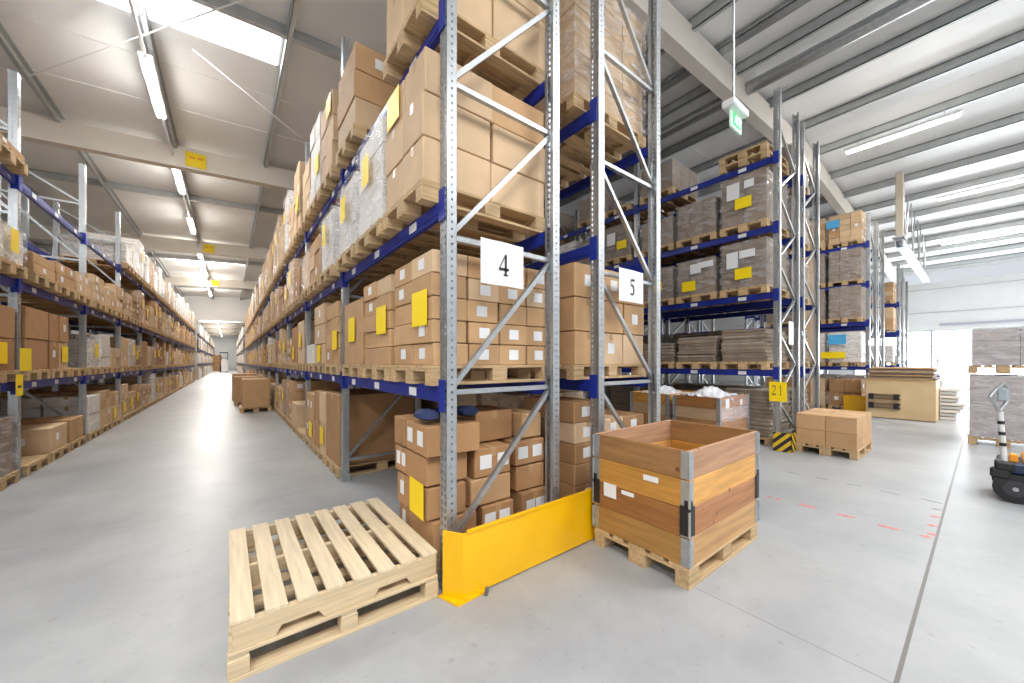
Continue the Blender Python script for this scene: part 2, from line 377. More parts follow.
# ------------------------------------------------------------ ceiling lamps
def lamp(loc, label, L=1.9, power=55):
    e = empty('ceiling_lamp', loc, label, 'ceiling lamp', 'tube lamps hung under the roof')
    MB().box(-.09, .09, 0, L, .02, .09, c=.01).build('lamp_housing', WHITE, e)
    t = MB(); t.cyl((-.035, .04, 0), (-.035, L - .04, 0), .026, 8); t.cyl((.035, .04, 0), (.035, L - .04, 0), .026, 8)
    t.build('lamp_tube', LAMP, e)
    for y in (.25, L - .25): MB().cyl((0, y, .09), (0, y, .26), .006, 6).build('hanger', STEEL, e)
    area('lamp_glow', (loc[0], loc[1] + L / 2, loc[2] - .06), .16, L, power * .8)
    for k_ in (.25, .75):      # the tubes shine all round
        d = bpy.data.lights.new('lamp_glow', 'POINT'); d.energy = power * .32 * (3 if 25 < loc[1] < 39 else 1); d.shadow_soft_size = .07; d.color = (1, .96, .9)
        o = bpy.data.objects.new('lamp_glow', d); COL.objects.link(o); o.location = (loc[0], loc[1] + L * k_, loc[2] - .12)
    return e
for n in range(20):
    y = 8.5 + 4.27 * n
    if 38 < y < 41: continue
    lamp((-1.1, y, roof(-1.1) + .2), '%s tube lamp from the camera hung over the left aisle' % ORD[n], power=60 if n < 5 else 90)
tr = MB()
for n in range(7): tr.box(-1.12, -1.08, 8.5 + 4.27 * n + 1.9, 8.5 + 4.27 * (n + 1), roof(-1.1) + .24, roof(-1.1) + .28)
tr.box(-1.12, -1.08, 3.3, 8.5, roof(-1.1) + .24, roof(-1.1) + .28)
struct(tr.build('trim_%d' % n_trim, WHITE)); n_trim += 1
lamp((12.45, .3, 6.85), 'long tube lamp glowing under the roof at right, nearest one there', 1.9, 70)
lamp((19.0, -1.2, roof(19) + .15), 'tube lamp under the roof at right, behind the nearest one', 2.2, 70)
lamp((24.5, -1.0, roof(24.5) + .1), 'tube lamp under the roof close to the bright end wall', 2.2, 70)
lamp((5.2, 16, roof(5.2) + .2), 'tube lamp hung over the middle aisle behind rack five', 1.9, 90)

# thin bracing rods under the roof
def rodpts(px, py, z):
    t = (px - 512) / F_PX; k = (z - CAM_H) / ((HZ - py) / F_PX)
    return (k * (SN + t * CS), k * (CS - t * SN), z)
for a, c, lb in (((18, 80), (243, 0), 'thin white bracing rod across the roof above the left rack'), ((193, 50), (300, 137), 'thin white bracing rod running down right under the roof'), ):
    p, q = rodpts(*a, 6.72), rodpts(*c, 6.72)
    tag(MB().cyl(p, q, .012, 6).build('bracing_rod', WHITE), lb, 'rod', 'roof bracing rods')
# yellow plates on the roof beams
for i, (y, px) in enumerate(((12.3, 196), (21.4, 209), (30.5, 215))):
    t = (px - 512) / F_PX; kk = (y - .13) / (CS - t * SN); x = kk * (SN + t * CS)
    e = empty('aisle_sign', (x, y - .12, roof(x) + .05), '%s yellow square aisle sign fixed to a roof beam' % ('nearest', 'second', 'furthest')[i], 'sign', 'yellow signs on the roof beams')
    MB().box(-.2, .2, -.015, 0, 0, .36).build('sign_plate', mat('sign_yellow', (.95, .68, .0), .45), e)
    MB().box(-.13, -.02, -.018, -.014, .2, .25).box(.03, .14, -.018, -.014, .21, .26).build('sign_text', ORANGE, e)
# round pipe and hung rail at right
tag(MB().cyl((8.7, -14, roof(8.7) + .36), (8.7, 38, roof(8.7) + .36), .13, 16).build('ceiling_pipe', STEEL, smooth=True), 'thick round metal pipe running under the roof at upper right', 'pipe')
b = MB(); tz = roof(7.4) + .54
b.box(7.3, 7.5, -14, 38, tz, tz + .015).box(7.3, 7.31, -14, 38, tz, tz + .07).box(7.49, 7.5, -14, 38, tz, tz + .07)
tag(b.build('cable_tray', STEEL), 'shallow metal cable tray running beside the round roof pipe', 'cable tray')
e = empty('suspended_rail', (16.7, 1.65, 5.3), 'steel rail with pale lamp strip hung from a roof post at right', 'rail')
MB().box(-.08, .08, -.09, .09, .05, roof(16.7) + .5 - 5.3, c=.02).build('post', mat('post_beige', (.62, .55, .45), .5), e)
MB().box(-.2, .2, -.15, .15, .1, .16, c=.02).build('bracket', PURL, e)
MB().box(-.1, 8.6, -.10, -.07, -.12, .1).box(-.1, 8.6, .07, .10, -.12, .1).box(-.1, 8.6, -.10, .10, .06, .1).build('rail', PURL, e)
MB().box(.2, 8.3, -.06, .06, -.14, -.12).build('lamp_strip', mat('strip_white', (.8, .85, 1), .4, emis=.5), e)
for x in (1.5, 3.5, 5.5, 7.5): MB().cyl((x, 0, .1), (x - .6, .0, roof(16.7 + x) + .5 - 5.3), .02, 6).cyl((x, 0, .1), (x + .6, .0, roof(16.7 + x) + .5 - 5.3), .02, 6).build('hanger', STEEL, e)

# ------------------------------------------------------------ racks
def perforated_post(h):
    W, D, T, pitch = .10, .075, .0, .05
    v, f = [], []
    def strip(o, ux, width, z0, z1, cols, hw, hh, full):
        n = int((z1 - z0) / pitch)
        # one perforated sheet: cells with a hexagonal-ish hole each
        for i in range(n):
            za, zb = z0 + i * pitch, z0 + (i + 1) * pitch
            for ccol in range(cols):
                a0, a1 = width * ccol / cols, width * (ccol + 1) / cols
                m_ = (a0 + a1) / 2; zc = (za + zb) / 2
                P_ = lambda a, z: tuple(Vector(o) + Vector(ux) * a + Vector((0, 0, z)))
                q = [P_(a0, za), P_(a1, za), P_(a1, zb), P_(a0, zb), P_(m_ - hw * .55, zc - hh), P_(m_ + hw * .55, zc - hh), P_(m_ + hw, zc + hh), P_(m_ - hw, zc + hh)]
                b0 = len(v); v.extend(q)
                f.extend([tuple(b0 + j for j in t) for t in ((0, 1, 5, 4), (1, 2, 6, 5), (2, 3, 7, 6), (3, 0, 4, 7))])
        if full and z0 + n * pitch < z1 - .001:
            b0 = len(v); v.extend([P_(0, z0 + n * pitch), P_(width, z0 + n * pitch), P_(width, z1), P_(0, z1)]); f.append((b0, b0 + 1, b0 + 2, b0 + 3))
    # aisle face (two columns of slots), both sides (one column of round holes), rear lips
    strip((-D / 2, -W / 2, 0), (0, 1, 0), W, 0, h, 2, .011, .015, True)
    strip((-D / 2, -W / 2, 0), (1, 0, 0), D, 0, h, 1, .008, .008, True)
    strip((-D / 2, W / 2, 0), (1, 0, 0), D, 0, h, 1, .008, .008, True)
    for y0, y1 in ((-W / 2, -W / 2 + .028), (W / 2 - .028, W / 2)):
        b0 = len(v); v.extend([(D / 2, y0, 0), (D / 2, y1, 0), (D / 2, y1, h), (D / 2, y0, h)]); f.append((b0, b0 + 1, b0 + 2, b0 + 3))
    import bmesh
    me = bpy.data.meshes.new('post'); me.from_pydata(v, [], f)
    bm = bmesh.new(); bm.from_mesh(me); bmesh.ops.remove_doubles(bm, verts=bm.verts, dist=.0004)
    bmesh.ops.recalc_face_normals(bm, faces=bm.faces)
    bmesh.ops.solidify(bm, geom=bm.faces[:], thickness=.0025)
    bm.to_mesh(me); bm.free(); me.materials.append(STEEL); return me
_pc = {}
def post_mesh(h):
    if h not in _pc: _pc[h] = perforated_post(h)
    return _pc[h]
FOOT = MB().box(-.07, .07, -.07, .07, 0, .008).box(-.05, .05, -.056, -.051, .008, .09).box(-.05, .05, .051, .056, .008, .09).cyl((.055, .055, .008), (.055, .055, .03), .01, 6).mesh('foot_plate', STEEL)
def beam_mesh(L):
    b = MB(); b.box(-.022, .022, .05, L - .05, -.115, 0, 0, .006)
    b.box(-.027, -.0225, .06, L - .06, -.085, -.03, 0)
    return b.mesh('beam', BLUE)
def conn_mesh():
    b = MB(); b.box(-.05, -.043, -.035, .052, -.17, .05, 0, .002).box(-.045, .02, .049, .054, -.17, .05, 0)
    return b.mesh('end_connector', BLUE)
CONN = conn_mesh()
TAGM = MB().box(-.030, -.0272, -.07, .07, -.095, -.03).mesh('beam_label', LABEL)
def rack(nm_label, X0, X1, Y0, nb, pitch, levels, h, face=-1, mirror=False, near=4, tags=True, zz=(.26, 1.32, 2.39, 3.46, 4.53), dtype=False, back=True, group='pallet racks'):
    """X0 aisle-side post line, X1 rear post line; face -1: aisle on the low-X side"""
    e = empty('pallet_rack', ((X0 + X1) / 2, Y0, 0), nm_label, 'rack', group)
    cx = (X0 + X1) / 2; pm = post_mesh(h); s = -1 if face < 0 else 1
    bm_ = beam_mesh(pitch)
    xa, xb = X0 - cx, X1 - cx
    for i in range(nb + 1):
        y = i * pitch
        rzf = 0 if s < 0 else math.pi
        pf = use(pm, 'upright', e, (xa, y, 0), rzf); pb = use(pm, 'upright', e, (xb, y, 0), rzf + math.pi)
        if i < 5:
            use(FOOT, 'foot_plate', pf); use(FOOT, 'foot_plate', pb)
        brs = []
        lo, hi = (xa, xb) if xa < xb else (xb, xa)
        lo += .03; hi -= .03
        zs = [z for z in zz if z < h - .2]
        if not dtype:
            for z in zs: brs.append(((lo, y, z), (hi, y, z)))
            for z0, z1 in zip(zs, zs[1:] + [min(h - .1, zs[-1] + 1.07)]):
                brs.append(((lo, y, z0 + .03), (hi, y, z1 - .03)) if not mirror else ((lo, y, z1 - .03), (hi, y, z0 + .03)))
        else:
            z = .25; k_ = 0
            brs.append(((lo, y, z), (hi, y, z)))
            while z + .62 < h:
                brs.append(((lo, y, z), (hi, y, z + .62)) if k_ % 2 else ((hi, y, z), (lo, y, z + .62))); z += .62; k_ += 1
        if i < near:
            for p, q in brs:
                mm = MB(); P0, Q0 = Vector(p), Vector(q)
                mm.bar(P0, Q0, .006, .034, 0); off = Vector((0, .017, 0))
                dd = (Q0 - P0).normalized(); nn = dd.cross(Vector((0, 1, 0))).normalized() * .0155
                mm.bar(P0 + off + nn, Q0 + off + nn, .034, .004, 0); mm.bar(P0 + off - nn, Q0 + off - nn, .034, .004, 0)
                o = mm.build('brace', STEEL, pf)
                o.matrix_parent_inverse = Matrix.Translation((xa, y, 0)).inverted() if rzf == 0 else (Matrix.Translation((xa, y, 0)) @ Matrix.Rotation(math.pi, 4, 'Z')).inverted()
        else:
            mm = MB()
            for p, q in brs: mm.bar(p, q, .03, .04)
            mm.build('frame_bracing', STEEL, e)
    for b_ in range(nb):
        for z in levels:
            for x, side in ((xa, 0), (xb, 1)):
                if side and not back: continue
                flip = (s < 0) ^ bool(side)     # front face of this beam looks to -x
                o = use(bm_, 'beam', e, (x, b_ * pitch + (0 if flip else pitch), z), 0 if flip else math.pi)
                if b_ < 3 or side == 0 and b_ < 5:
                    use(CONN, 'end_connector', o); c2 = use(CONN, 'end_connector', o); c2.location = (0, pitch, 0); c2.scale = (1, -1, 1)
                    if side == 0 and tags and b_ < 4:
                        for yy in (.55, 1.45, 2.3): use(TAGM, 'beam_label', o, (0, yy, 0))
    return e
LV = (1.36, 2.66, 3.96); LVL = (1.28, 2.60, 3.93)
LV6 = (1.39, 2.78, 3.97, 5.2)
RA = dict(four=dict(X0=1.19, X1=2.17, Y0=2.25, p=2.82, nb=13), five=dict(X0=3.74, X1=2.76, Y0=2.25, p=2.82, nb=13),
          left=dict(X0=-2.2, X1=-3.2, Y0=4.9, p=2.8, nb=12), six=dict(X0=7.67, X1=8.72, Y0=2.25, p=2.82, nb=5),
          seven=dict(X0=10.1, X1=9.05, Y0=2.25, p=2.82, nb=4), eight=dict(X0=15.5, X1=16.6, Y0=2.2, p=2.82, nb=3), nine=dict(X0=18.0, X1=16.9, Y0=2.2, p=2.82, nb=2),
          ten=dict(X0=21.9, X1=23.0, Y0=2.2, p=2.82, nb=2), eleven=dict(X0=24.4, X1=23.3, Y0=2.2, p=2.82, nb=2))
r = RA['four']; rack('long pallet rack with the number four sheet on its end frame', r['X0'], r['X1'], r['Y0'], r['nb'], r['p'], LV, 5.7)
r = RA['five']; rack('pallet rack with the number five sheet, backing onto rack four', r['X0'], r['X1'], r['Y0'], r['nb'], r['p'], LV, 5.75, face=1, mirror=True, near=4, tags=False)
r = RA['left']; rack('long pallet rack along the left side of the left aisle', r['X0'], r['X1'], r['Y0'], r['nb'], r['p'], LVL, 5.28, face=1, mirror=True)
r = RA['six']; rack('tall rack facing the middle aisle, yellow number sheet on its post', r['X0'], r['X1'], r['Y0'], r['nb'], r['p'], LV6, 6.35, near=4, dtype=True)
r = RA['seven']; rack('tall rack just behind the one with the yellow number sheet', r['X0'], r['X1'], r['Y0'], r['nb'], r['p'], LV6, 6.3, face=1, near=3, dtype=True, tags=False)
r = RA['eight']; rack('far right rack holding goods marked with a blue sheet', r['X0'], r['X1'], r['Y0'], r['nb'], r['p'], LV6, 6.1, near=2, dtype=True)
r = RA['nine']; rack('slim far rack backing onto the rack with the blue sheet', r['X0'], r['X1'], r['Y0'], r['nb'], r['p'], LV6, 6.1, face=1, near=2, dtype=True, tags=False)
r = RA['ten']; rack('rack near the bright end wall, above the plywood crate', r['X0'], r['X1'], r['Y0'], r['nb'], r['p'], LV6[:3], 5.6, near=2, dtype=True)
r = RA['eleven']; rack('last rack before the bright end wall', r['X0'], r['X1'], r['Y0'], r['nb'], r['p'], LV6[:3], 5.2, face=1, near=2, dtype=True, tags=False)

# ------------------------------------------------------------ pallets
def pallet_boards(b, a, what, w_=1.2, d=.8):
    pass
def eur_parts():
    """flat wooden pallet 1.2 (x) by .8 (y): returns part meshes centred on the base"""
    top = []; 
    parts = []
    for y, wd in ((-.3275, .145), (-.1655, .10), (0, .145), (.1655, .10), (.3275, .145)):
        parts.append(('top_board', MB().box(-.6, .6, y - wd / 2, y + wd / 2, .122, .144, c=.003)))
    for x in (-.5275, 0, .5275):
        parts.append(('cross_board', MB().box(x - .0725, x + .0725, -.4, .4, .100, .122)))
        for y, wd in ((-.35, .1), (0, .145), (.35, .1)):
            parts.append(('block', MB().box(x - .0725, x + .0725, y - wd / 2, y + wd / 2, .022, .100, c=.004)))
    for y, wd in ((-.35, .1), (0, .145), (.35, .1)):
        parts.append(('bottom_board', MB().box(-.6, .6, y - wd / 2, y + wd / 2, 0, .022, c=.002)))
    return [(n, b) for n, b in parts]
EUR = [(n, b.mesh(n, PINE)) for n, b in eur_parts()]
_all = MB()
for n, b in eur_parts(): _all.add(b.v, b.f)
EUR_ONE = _all.mesh('pallet', PINE)
BOXES = []        # (kind, ref, x0,x1,y0,y1,z0,z1) for the visibility count
PAL = []
def pallet(cx, cy, z, label, rz=0, group='pallets on the racks', **k):
    PAL.append(dict(c=(cx, cy, z), label=label, rz=rz, group=group, vis=0))
    a, b = (.6, .4) if rz == 0 else (.4, .6)
    BOXES.append((PAL[-1], cx - a, cx + a, cy - b, cy + b, z, z + .144))

# ------------------------------------------------------------ cartons
CARTS = []
def carton(x0, x1, y0, y1, z0, z1, tone, label, group, side=-1, lab=0, sheet=False, rz=0., endlab=0):
    d = dict(b=(x0, x1, y0, y1, z0, z1), tone=tone, label=label, group=group, side=side, lab=lab, sheet=sheet, rz=rz, endlab=endlab, vis=0)
    CARTS.append(d); BOXES.append((d, x0, x1, y0, y1, z0, z1))
WRAPS = []
def wrap(x0, x1, y0, y1, z0, z1, tone, label, side=-1, labs=(), sheet=None, group='film-wrapped pallet loads', film=True, cat='wrapped load'):
    d = dict(b=(x0, x1, y0, y1, z0, z1), tone=tone, label=label, side=side, labs=labs, sheet=sheet, group=group, vis=0, film=film)
    WRAPS.append(d); BOXES.append((d, x0, x1, y0, y1, z0, z1))
RN = {'four': 'rack four', 'five': 'rack five', 'left': 'left rack', 'six': 'yellow-numbered rack', 'seven': 'rack behind yellow-numbered one', 'eight': 'blue-sheet rack', 'nine': 'slim rack', 'ten': 'rack above crate', 'eleven': 'last rack'}
LN = {0: 'floor', 1: 'first shelf', 2: 'second shelf', 3: 'third shelf', 4: 'top shelf'}
SLOT = ['near', 'middle', 'far']

def place(rk, bay, slot, lev, spec, xoff=None):
    """spec: dict kind=..., see below"""
    r = RA[rk]; s = -1 if r['X0'] < r['X1'] else 1
    if xoff is None: xoff = .07 if lev < 2 else .14
    lv = {'left': LVL, 'four': LV, 'five': LV}.get(rk, LV6)
    z = 0 if lev == 0 else lv[lev - 1]
    if rk in ('ten', 'eleven') and lev > 3: return
    y0 = r['Y0'] + bay * r['p'] + .13 + slot * .88
    xf = r['X0'] + s * xoff                      # front edge of the pallet, overhanging the aisle
    xb = xf - s * 1.2
    x0, x1 = min(xf, xb), max(xf, xb)
    where = '%s pallet, %s, %s bay, %s' % (SLOT[slot], LN[lev], ORD[bay], RN[rk])
    k = spec['k']
    if k == 'none': return
    if spec.get('pal', True):
        pallet((x0 + x1) / 2, y0 + .4, z, 'wooden pallet, ' + where, group='pallets in ' + RN[rk]); zt = z + .144
    else: zt = z
    grp = 'cartons in %s' % RN[rk]
    tone = spec.get('t', 0)
    if k == 'bare': return
    if k == 'stack':
        for i in range(spec['n']):
            pallet((x0 + x1) / 2 + R.uniform(-.02, .02), y0 + .4 + R.uniform(-.015, .015), zt + i * .1445, '%s empty pallet up of a stack, %s' % (ORD[i + 1], where), group='empty pallets')
        return
    if k == 'grid':
        nx, ny, nz, ch = spec['g']; ins = spec.get('ins', .02)
        ax0, ax1, ay0, ay1 = x0 + ins, x1 - ins, y0 + ins * .5, y0 + .8 - ins * .5
        wx, wy = (ax1 - ax0) / nx, (ay1 - ay0) / ny
        full = bay < 2 or spec.get('full')
        for iz in range(nz):
            for iy in range(ny):
                for ix in range(nx):
                    fr = ix == 0 if s < 0 else ix == nx - 1          # aisle face
                    topr = iz == nz - 1 and lev < 2
                    if not (fr or iy == 0 or topr) : continue
                    if iy == 0 and not fr and not (bay < 3 or spec.get('full')): 
                        if ix > 0: continue
                    if spec.get('miss') and (ix, iy, iz) in spec['miss']: continue
                    a = iz * ch
                    jx = R.uniform(-.012, .012); jy = R.uniform(-.004, .004)
                    gp = .005 if ch < .25 else .008
                    X0_, X1_ = ax0 + ix * wx + .002 + jx, ax0 + (ix + 1) * wx - gp + jx
                    if bay >= 3 and fr: 
                        if s < 0: X1_ = ax0 + wx * min(nx, 2)
                        else: X0_ = ax1 - wx * min(nx, 2)
                    dep = ix if s < 0 else nx - 1 - ix
                    pos = '%s row, %s column' % (ORD[iz], ORD[iy]) if fr else ('%s row, %s from aisle' % (ORD[iz], ORD[dep]) if iy == 0 else '%s row, inner %s' % (ORD[iz], ORD[dep]))
                    big = 'large ' if ch > .3 else ''
                    tn = tone if R.random() > .12 or tone == 3 else (tone + 1) % 2
                    sh = spec.get('sheet') == (iy, iz) and fr
                    lb = ('%s%s carton, %s, %s' % ('yellow-tagged ' if sh else big, TONE[tn], pos, where))
                    carton(X0_, X1_, ay0 + iy * wy + .002 + jy, ay0 + (iy + 1) * wy - gp + jy, zt + a, zt + a + ch - gp, tn, lb, grp, s,
                           lab=1 if R.random() < spec.get('lp', .5) else 0, sheet=sh, endlab=1 if (iy == 0 and R.random() < spec.get('ep', .5)) else 0)
    elif k == 'wrap':
        h = spec['h']
        nm = 'grey-brown' if tone == 4 else TONE[tone]
        wrap(x0 + .02, x1 - .02, y0 + .01, y0 + .79, zt, zt + h, tone, 'film-wrapped %s load, %s' % (nm, where), s, spec.get('labs', ()), spec.get('sheet'), group='wrapped loads in ' + RN[rk])
    elif k == 'flat':
        h = spec['h']
        FLATS.append(((x0 + .03, x1 - .03, y0 + .0, y0 + .8, zt, zt + h), 'bundle of flat folded cardboard, %s' % where, tone))
        BOXES.append((None, x0 + .03, x1 - .03, y0, y0 + .8, zt, zt + h))
FLATS = []

def auto(rk, bay, slot, lev):
    """plausible load where the photo is too small to read"""
    q = R.random()
    if rk == 'left' and lev == 3:
        if bay < 3: return dict(k='none') if q < .85 else dict(k='wrap', t=3, h=R.uniform(.5, .8))
        return dict(k='wrap', t=3, h=R.uniform(.7, 1.25), sheet=1 if q > .7 else None) if q < .75 else dict(k='grid', g=(2, 2, 3, .3), t=1, lp=.4)
    if rk in ('four',) and lev == 3:
        return dict(k='grid', g=(2, 2, R.choice((3, 4, 4)), R.uniform(.27, .33)), t=R.choice((0, 1, 1)), lp=.3, sheet=(0, 1) if q > .5 else None) if q < .55 else dict(k='wrap', t=R.choice((3, 1)), h=R.uniform(1.0, 1.45), sheet=1 if q > .7 else None)
    top = {1: 1.02, 2: 1.0, 0: .98}.get(lev, .9)
    if q < .12: return dict(k='grid', g=(2, 1, 1, R.uniform(.6, top * .85)), t=R.choice((0, 2, 1)), lp=.5, sheet=(0, 0) if R.random() > .5 else None)
    if q < .3: return dict(k='wrap', t=R.choice((3, 1, 0)), h=R.uniform(.55, top), sheet=1 if R.random() > .5 else None)
    n = R.choice((2, 3, 4)); ch = R.uniform(.55, .97) * top / n
    return dict(k='grid', g=(3, R.choice((1, 2, 2)), n, ch), t=R.choice((0, 0, 1, 2, 1)), lp=.45, sheet=(0, n - 2) if R.random() > .62 else None)

S = {}
G = lambda g, **k: dict(k='grid', g=g, **k)
# rack four, read from the photograph
S['four', 0, 0, 1] = G((4, 2, 5, .167), t=0, lp=.7, sheet=(0, 2), ep=.75)
S['four', 0, 1, 1] = G((4, 2, 5, .165), t=0, lp=.4, sheet=(0, 2))
S['four', 0, 2, 1] = G((3, 1, 1, .74), t=0, lp=0, sheet=(0, 0))
S['four', 1, 0, 1] = G((3, 2, 4, .21), t=0, lp=.2, ep=1, sheet=(0, 1))
S['four', 1, 1, 1] = G((3, 1, 3, .31), t=1, lp=.5, sheet=(0, 0))
S['four', 1, 2, 1] = G((4, 3, 1, .34), t=3, lp=.8)
S['four', 0, 0, 2] = G((2, 2, 3, .315), t=1, lp=0, ep=0, sheet=(1, 2))
S['four', 0, 1, 2] = dict(k='wrap', t=3, h=.93, sheet=1)
S['four', 0, 2, 2] = dict(k='wrap', t=3, h=.80, sheet=1)
S['four', 1, 0, 2] = dict(k='wrap', t=3, h=.78, sheet=1)
S['four', 0, 0, 3] = G((2, 2, 3, .44), t=1, lp=0, ep=0)
S['four', 0, 1, 3] = dict(k='none')
S['four', 0, 2, 3] = G((2, 1, 3, .30), t=1, lp=0, ep=.4)
S['four', 1, 0, 3] = G((2, 2, 3, .34), t=1, lp=0, sheet=(0, 2))
S['four', 1, 1, 3] = G((2, 2, 4, .3), t=3, lp=.3, sheet=(0, 1))
for sl in range(3): S['four', 0, sl, 0] = dict(k='none')
S['four', 1, 0, 0] = G((1, 1, 1, .95), t=2, lp=0)
S['four', 1, 1, 0] = G((2, 2, 2, .46), t=2, lp=.2, sheet=(0, 0))
S['four', 1, 2, 0] = G((2, 2, 2, .42), t=0, lp=.3, sheet=(0, 0))
S['four', 2, 0, 0] = dict(k='bare')
S['four', 2, 1, 0] = G((2, 1, 1, .5), t=2, lp=.3)
# rack five
S['five', 0, 0, 1] = G((3, 2, 3, .33), t=0, lp=.4, ep=.3, full=True)
S['five', 0, 0, 2] = dict(k='none'); S['five', 0, 1, 2] = dict(k='none'); S['five', 0, 2, 2] = dict(k='none')
S['five', 0, 0, 3] = dict(k='wrap', t=1, h=1.3)
S['five', 0, 1, 3] = dict(k='wrap', t=1, h=1.3)
S['five', 0, 0, 0] = G((3, 2, 5, .20), t=2, lp=.7, ep=.9, pal=True, full=True, miss=[(2, 0, 4), (2, 1, 4), (1, 0, 4), (1, 1, 4)])
# left rack
for b_ in range(12):
    pass
S['left', 0, 2, 1] = G((2, 1, 2, .40), t=2, lp=.5, sheet=(0, 0)); S['left', 0, 2, 2] = dict(k='wrap', t=3, h=.42, sheet=1); S['left', 0, 2, 0] = dict(k='wrap', t=4, h=.7)
S['left', 0, 2, 3] = G((2, 2, 1, .1), t=2, lp=.5)
S['left', 1, 0, 1] = G((2, 1, 2, .43), t=2, lp=.6); S['left', 1, 1, 1] = G((2, 2, 2, .43), t=2, lp=.6, sheet=(1, 0)); S['left', 1, 2, 1] = dict(k='bare')
S['left', 1, 0, 2] = G((2, 1, 2, .14), t=0, lp=.6); S['left', 1, 1, 2] = G((2, 2, 2, .17), t=0, lp=.7); S['left', 1, 2, 2] = G((2, 2, 2, .18), t=1, lp=.6)
S['left', 1, 0, 3] = dict(k='none'); S['left', 1, 1, 3] = dict(k='none'); S['left', 1, 2, 3] = dict(k='none')
S['left', 1, 0, 0] = dict(k='bare'); S['left', 1, 1, 0] = G((2, 1, 1, .38), t=0, lp=.9); S['left', 1, 2, 0] = G((2, 2, 1, .4), t=0, lp=.6)
S['left', 2, 0, 1] = dict(k='wrap', t=3, h=.55, sheet=1); S['left', 2, 1, 1] = G((3, 2, 3, .23), t=3, lp=0); S['left', 2, 2, 1] = G((2, 2, 2, .22), t=1, lp=.3)
S['left', 2, 0, 2] = G((2, 2, 3, .17), t=1, lp=.5); S['left', 2, 1, 2] = G((2, 2, 2, .2), t=1, lp=.5)
S['left', 2, 0, 3] = dict(k='none'); S['left', 2, 1, 3] = dict(k='none'); S['left', 2, 2, 3] = dict(k='none')
S['left', 2, 0, 0] = dict(k='grid', g=(2, 1, 4, .18), t=3, lp=.5, full=True); S['left', 2, 1, 0] = G((2, 2, 4, .19), t=1, lp=.1)
S['left', 3, 0, 3] = dict(k='wrap', t=3, h=.5); S['left', 3, 1, 3] = dict(k='wrap', t=3, h=.7); S['left', 3, 2, 3] = dict(k='wrap', t=3, h=1.05, sheet=1)
# rack with the yellow number
W = lambda h, t=4, **k: dict(k='wrap', t=t, h=h, **k)
S['six', 0, 0, 4] = dict(k='stack', n=1); S['six', 0, 1, 4] = dict(k='none'); S['six', 0, 2, 4] = W(.62, 4)
S['six', 0, 0, 3] = W(.92, labs=((.28, .70, .22, .3), (.62, .78, .16, .14)), sheet=(.5, .42)); S['six', 0, 1, 3] = W(.72, 4, half=True); S['six', 0, 2, 3] = W(.6)
S['six', 0, 0, 2] = W(.86, labs=((.26, .62, .2, .3), (.58, .72, .26, .14)), sheet=(.5, .30)); S['six', 0, 1, 2] = W(.72, labs=((.5, .72, .22, .2), (.75, .8, .3, .12)), sheet=(.32, .25)); S['six', 0, 2, 2] = W(.7, sheet=(.5, .4))
S['six', 0, 0, 1] = dict(k='flat', h=.58, t=4); S['six', 0, 1, 1] = dict(k='flat', h=.5, t=4); S['six', 0, 2, 1] = dict(k='flat', h=.4, t=4)
S['six', 0, 0, 0] = dict(k='flat', h=.86, t=4); S['six', 0, 1, 0] = G((2, 2, 2, .3), t=2); S['six', 0, 2, 0] = dict(k='none')
S['six', 1, 0, 4] = dict(k='bare'); S['six', 1, 1, 4] = W(.6); S['six', 1, 2, 4] = dict(k='none')
S['six', 1, 0, 3] = W(.8, labs=((.3, .6, .25, .3),), sheet=(.7, .35)); S['six', 1, 1, 3] = W(.7, 4); S['six', 1, 2, 3] = W(.8, 3)
S['six', 1, 0, 2] = W(.6, sheet=(.5, .5)); S['six', 1, 1, 2] = W(.7, 4, sheet=(.5, .4)); S['six', 1, 2, 2] = W(.75, 3)
for b_ in (2, 3):
    for sl in range(3):
        for lv_ in range(5): S['six', b_, sl, lv_] = W(R.uniform(.5, .85), R.choice((4, 3, 2, 4)), sheet=(.5, .4) if R.random() < .3 else None)
for b_ in range(2):
    for sl in range(3):
        S['seven', b_, sl, 4] = dict(k='none') if R.random() < .5 else W(.6); S['seven', b_, sl, 3] = W(.75, R.choice((4, 3))); S['seven', b_, sl, 2] = W(.7, 4); S['seven', b_, sl, 1] = dict(k='flat', h=.7, t=4); S['seven', b_, sl, 0] = dict(k='flat', h=.8, t=4)
for sl in range(3):
    S['eight', 0, sl, 4] = G((3, 3, 5, .18), t=1, lp=.1, full=True) if sl < 2 else W(.8, 3)
    S['eight', 0, sl, 3] = W(.98, 4); S['eight', 0, sl, 2] = W(1.0, 4); S['eight', 0, sl, 1] = W(.95, 3); S['eight', 0, sl, 0] = G((2, 2, 2, .42), t=2, lp=.2)
    S['ten', 0, sl, 3] = G((3, 3, 4, .19), t=0, lp=.1, full=True); S['ten', 0, sl, 2] = G((2, 1, 2, .45), t=0, lp=.1); S['ten', 0, sl, 1] = W(.7, 3); S['ten', 0, sl, 0] = W(.8, 4)
for (rk, bay, sl, lv_), sp in list(S.items()):
    if rk in ('six', 'seven', 'eight', 'ten'): place(rk, bay, sl, lv_, sp, -.1 if rk == 'six' and lv_ == 0 else .08)
for rk in ('four', 'left'):
    for bay in range(RA[rk]['nb']):
        if rk == 'left' and bay == 0: continue
        for sl in range(3):
            for lv_ in range(4):
                place(rk, bay, sl, lv_, S.get((rk, bay, sl, lv_)) or auto(rk, bay, sl, lv_))
for lv_ in range(4): place('left', 0, 2, lv_, S['left', 0, 2, lv_])
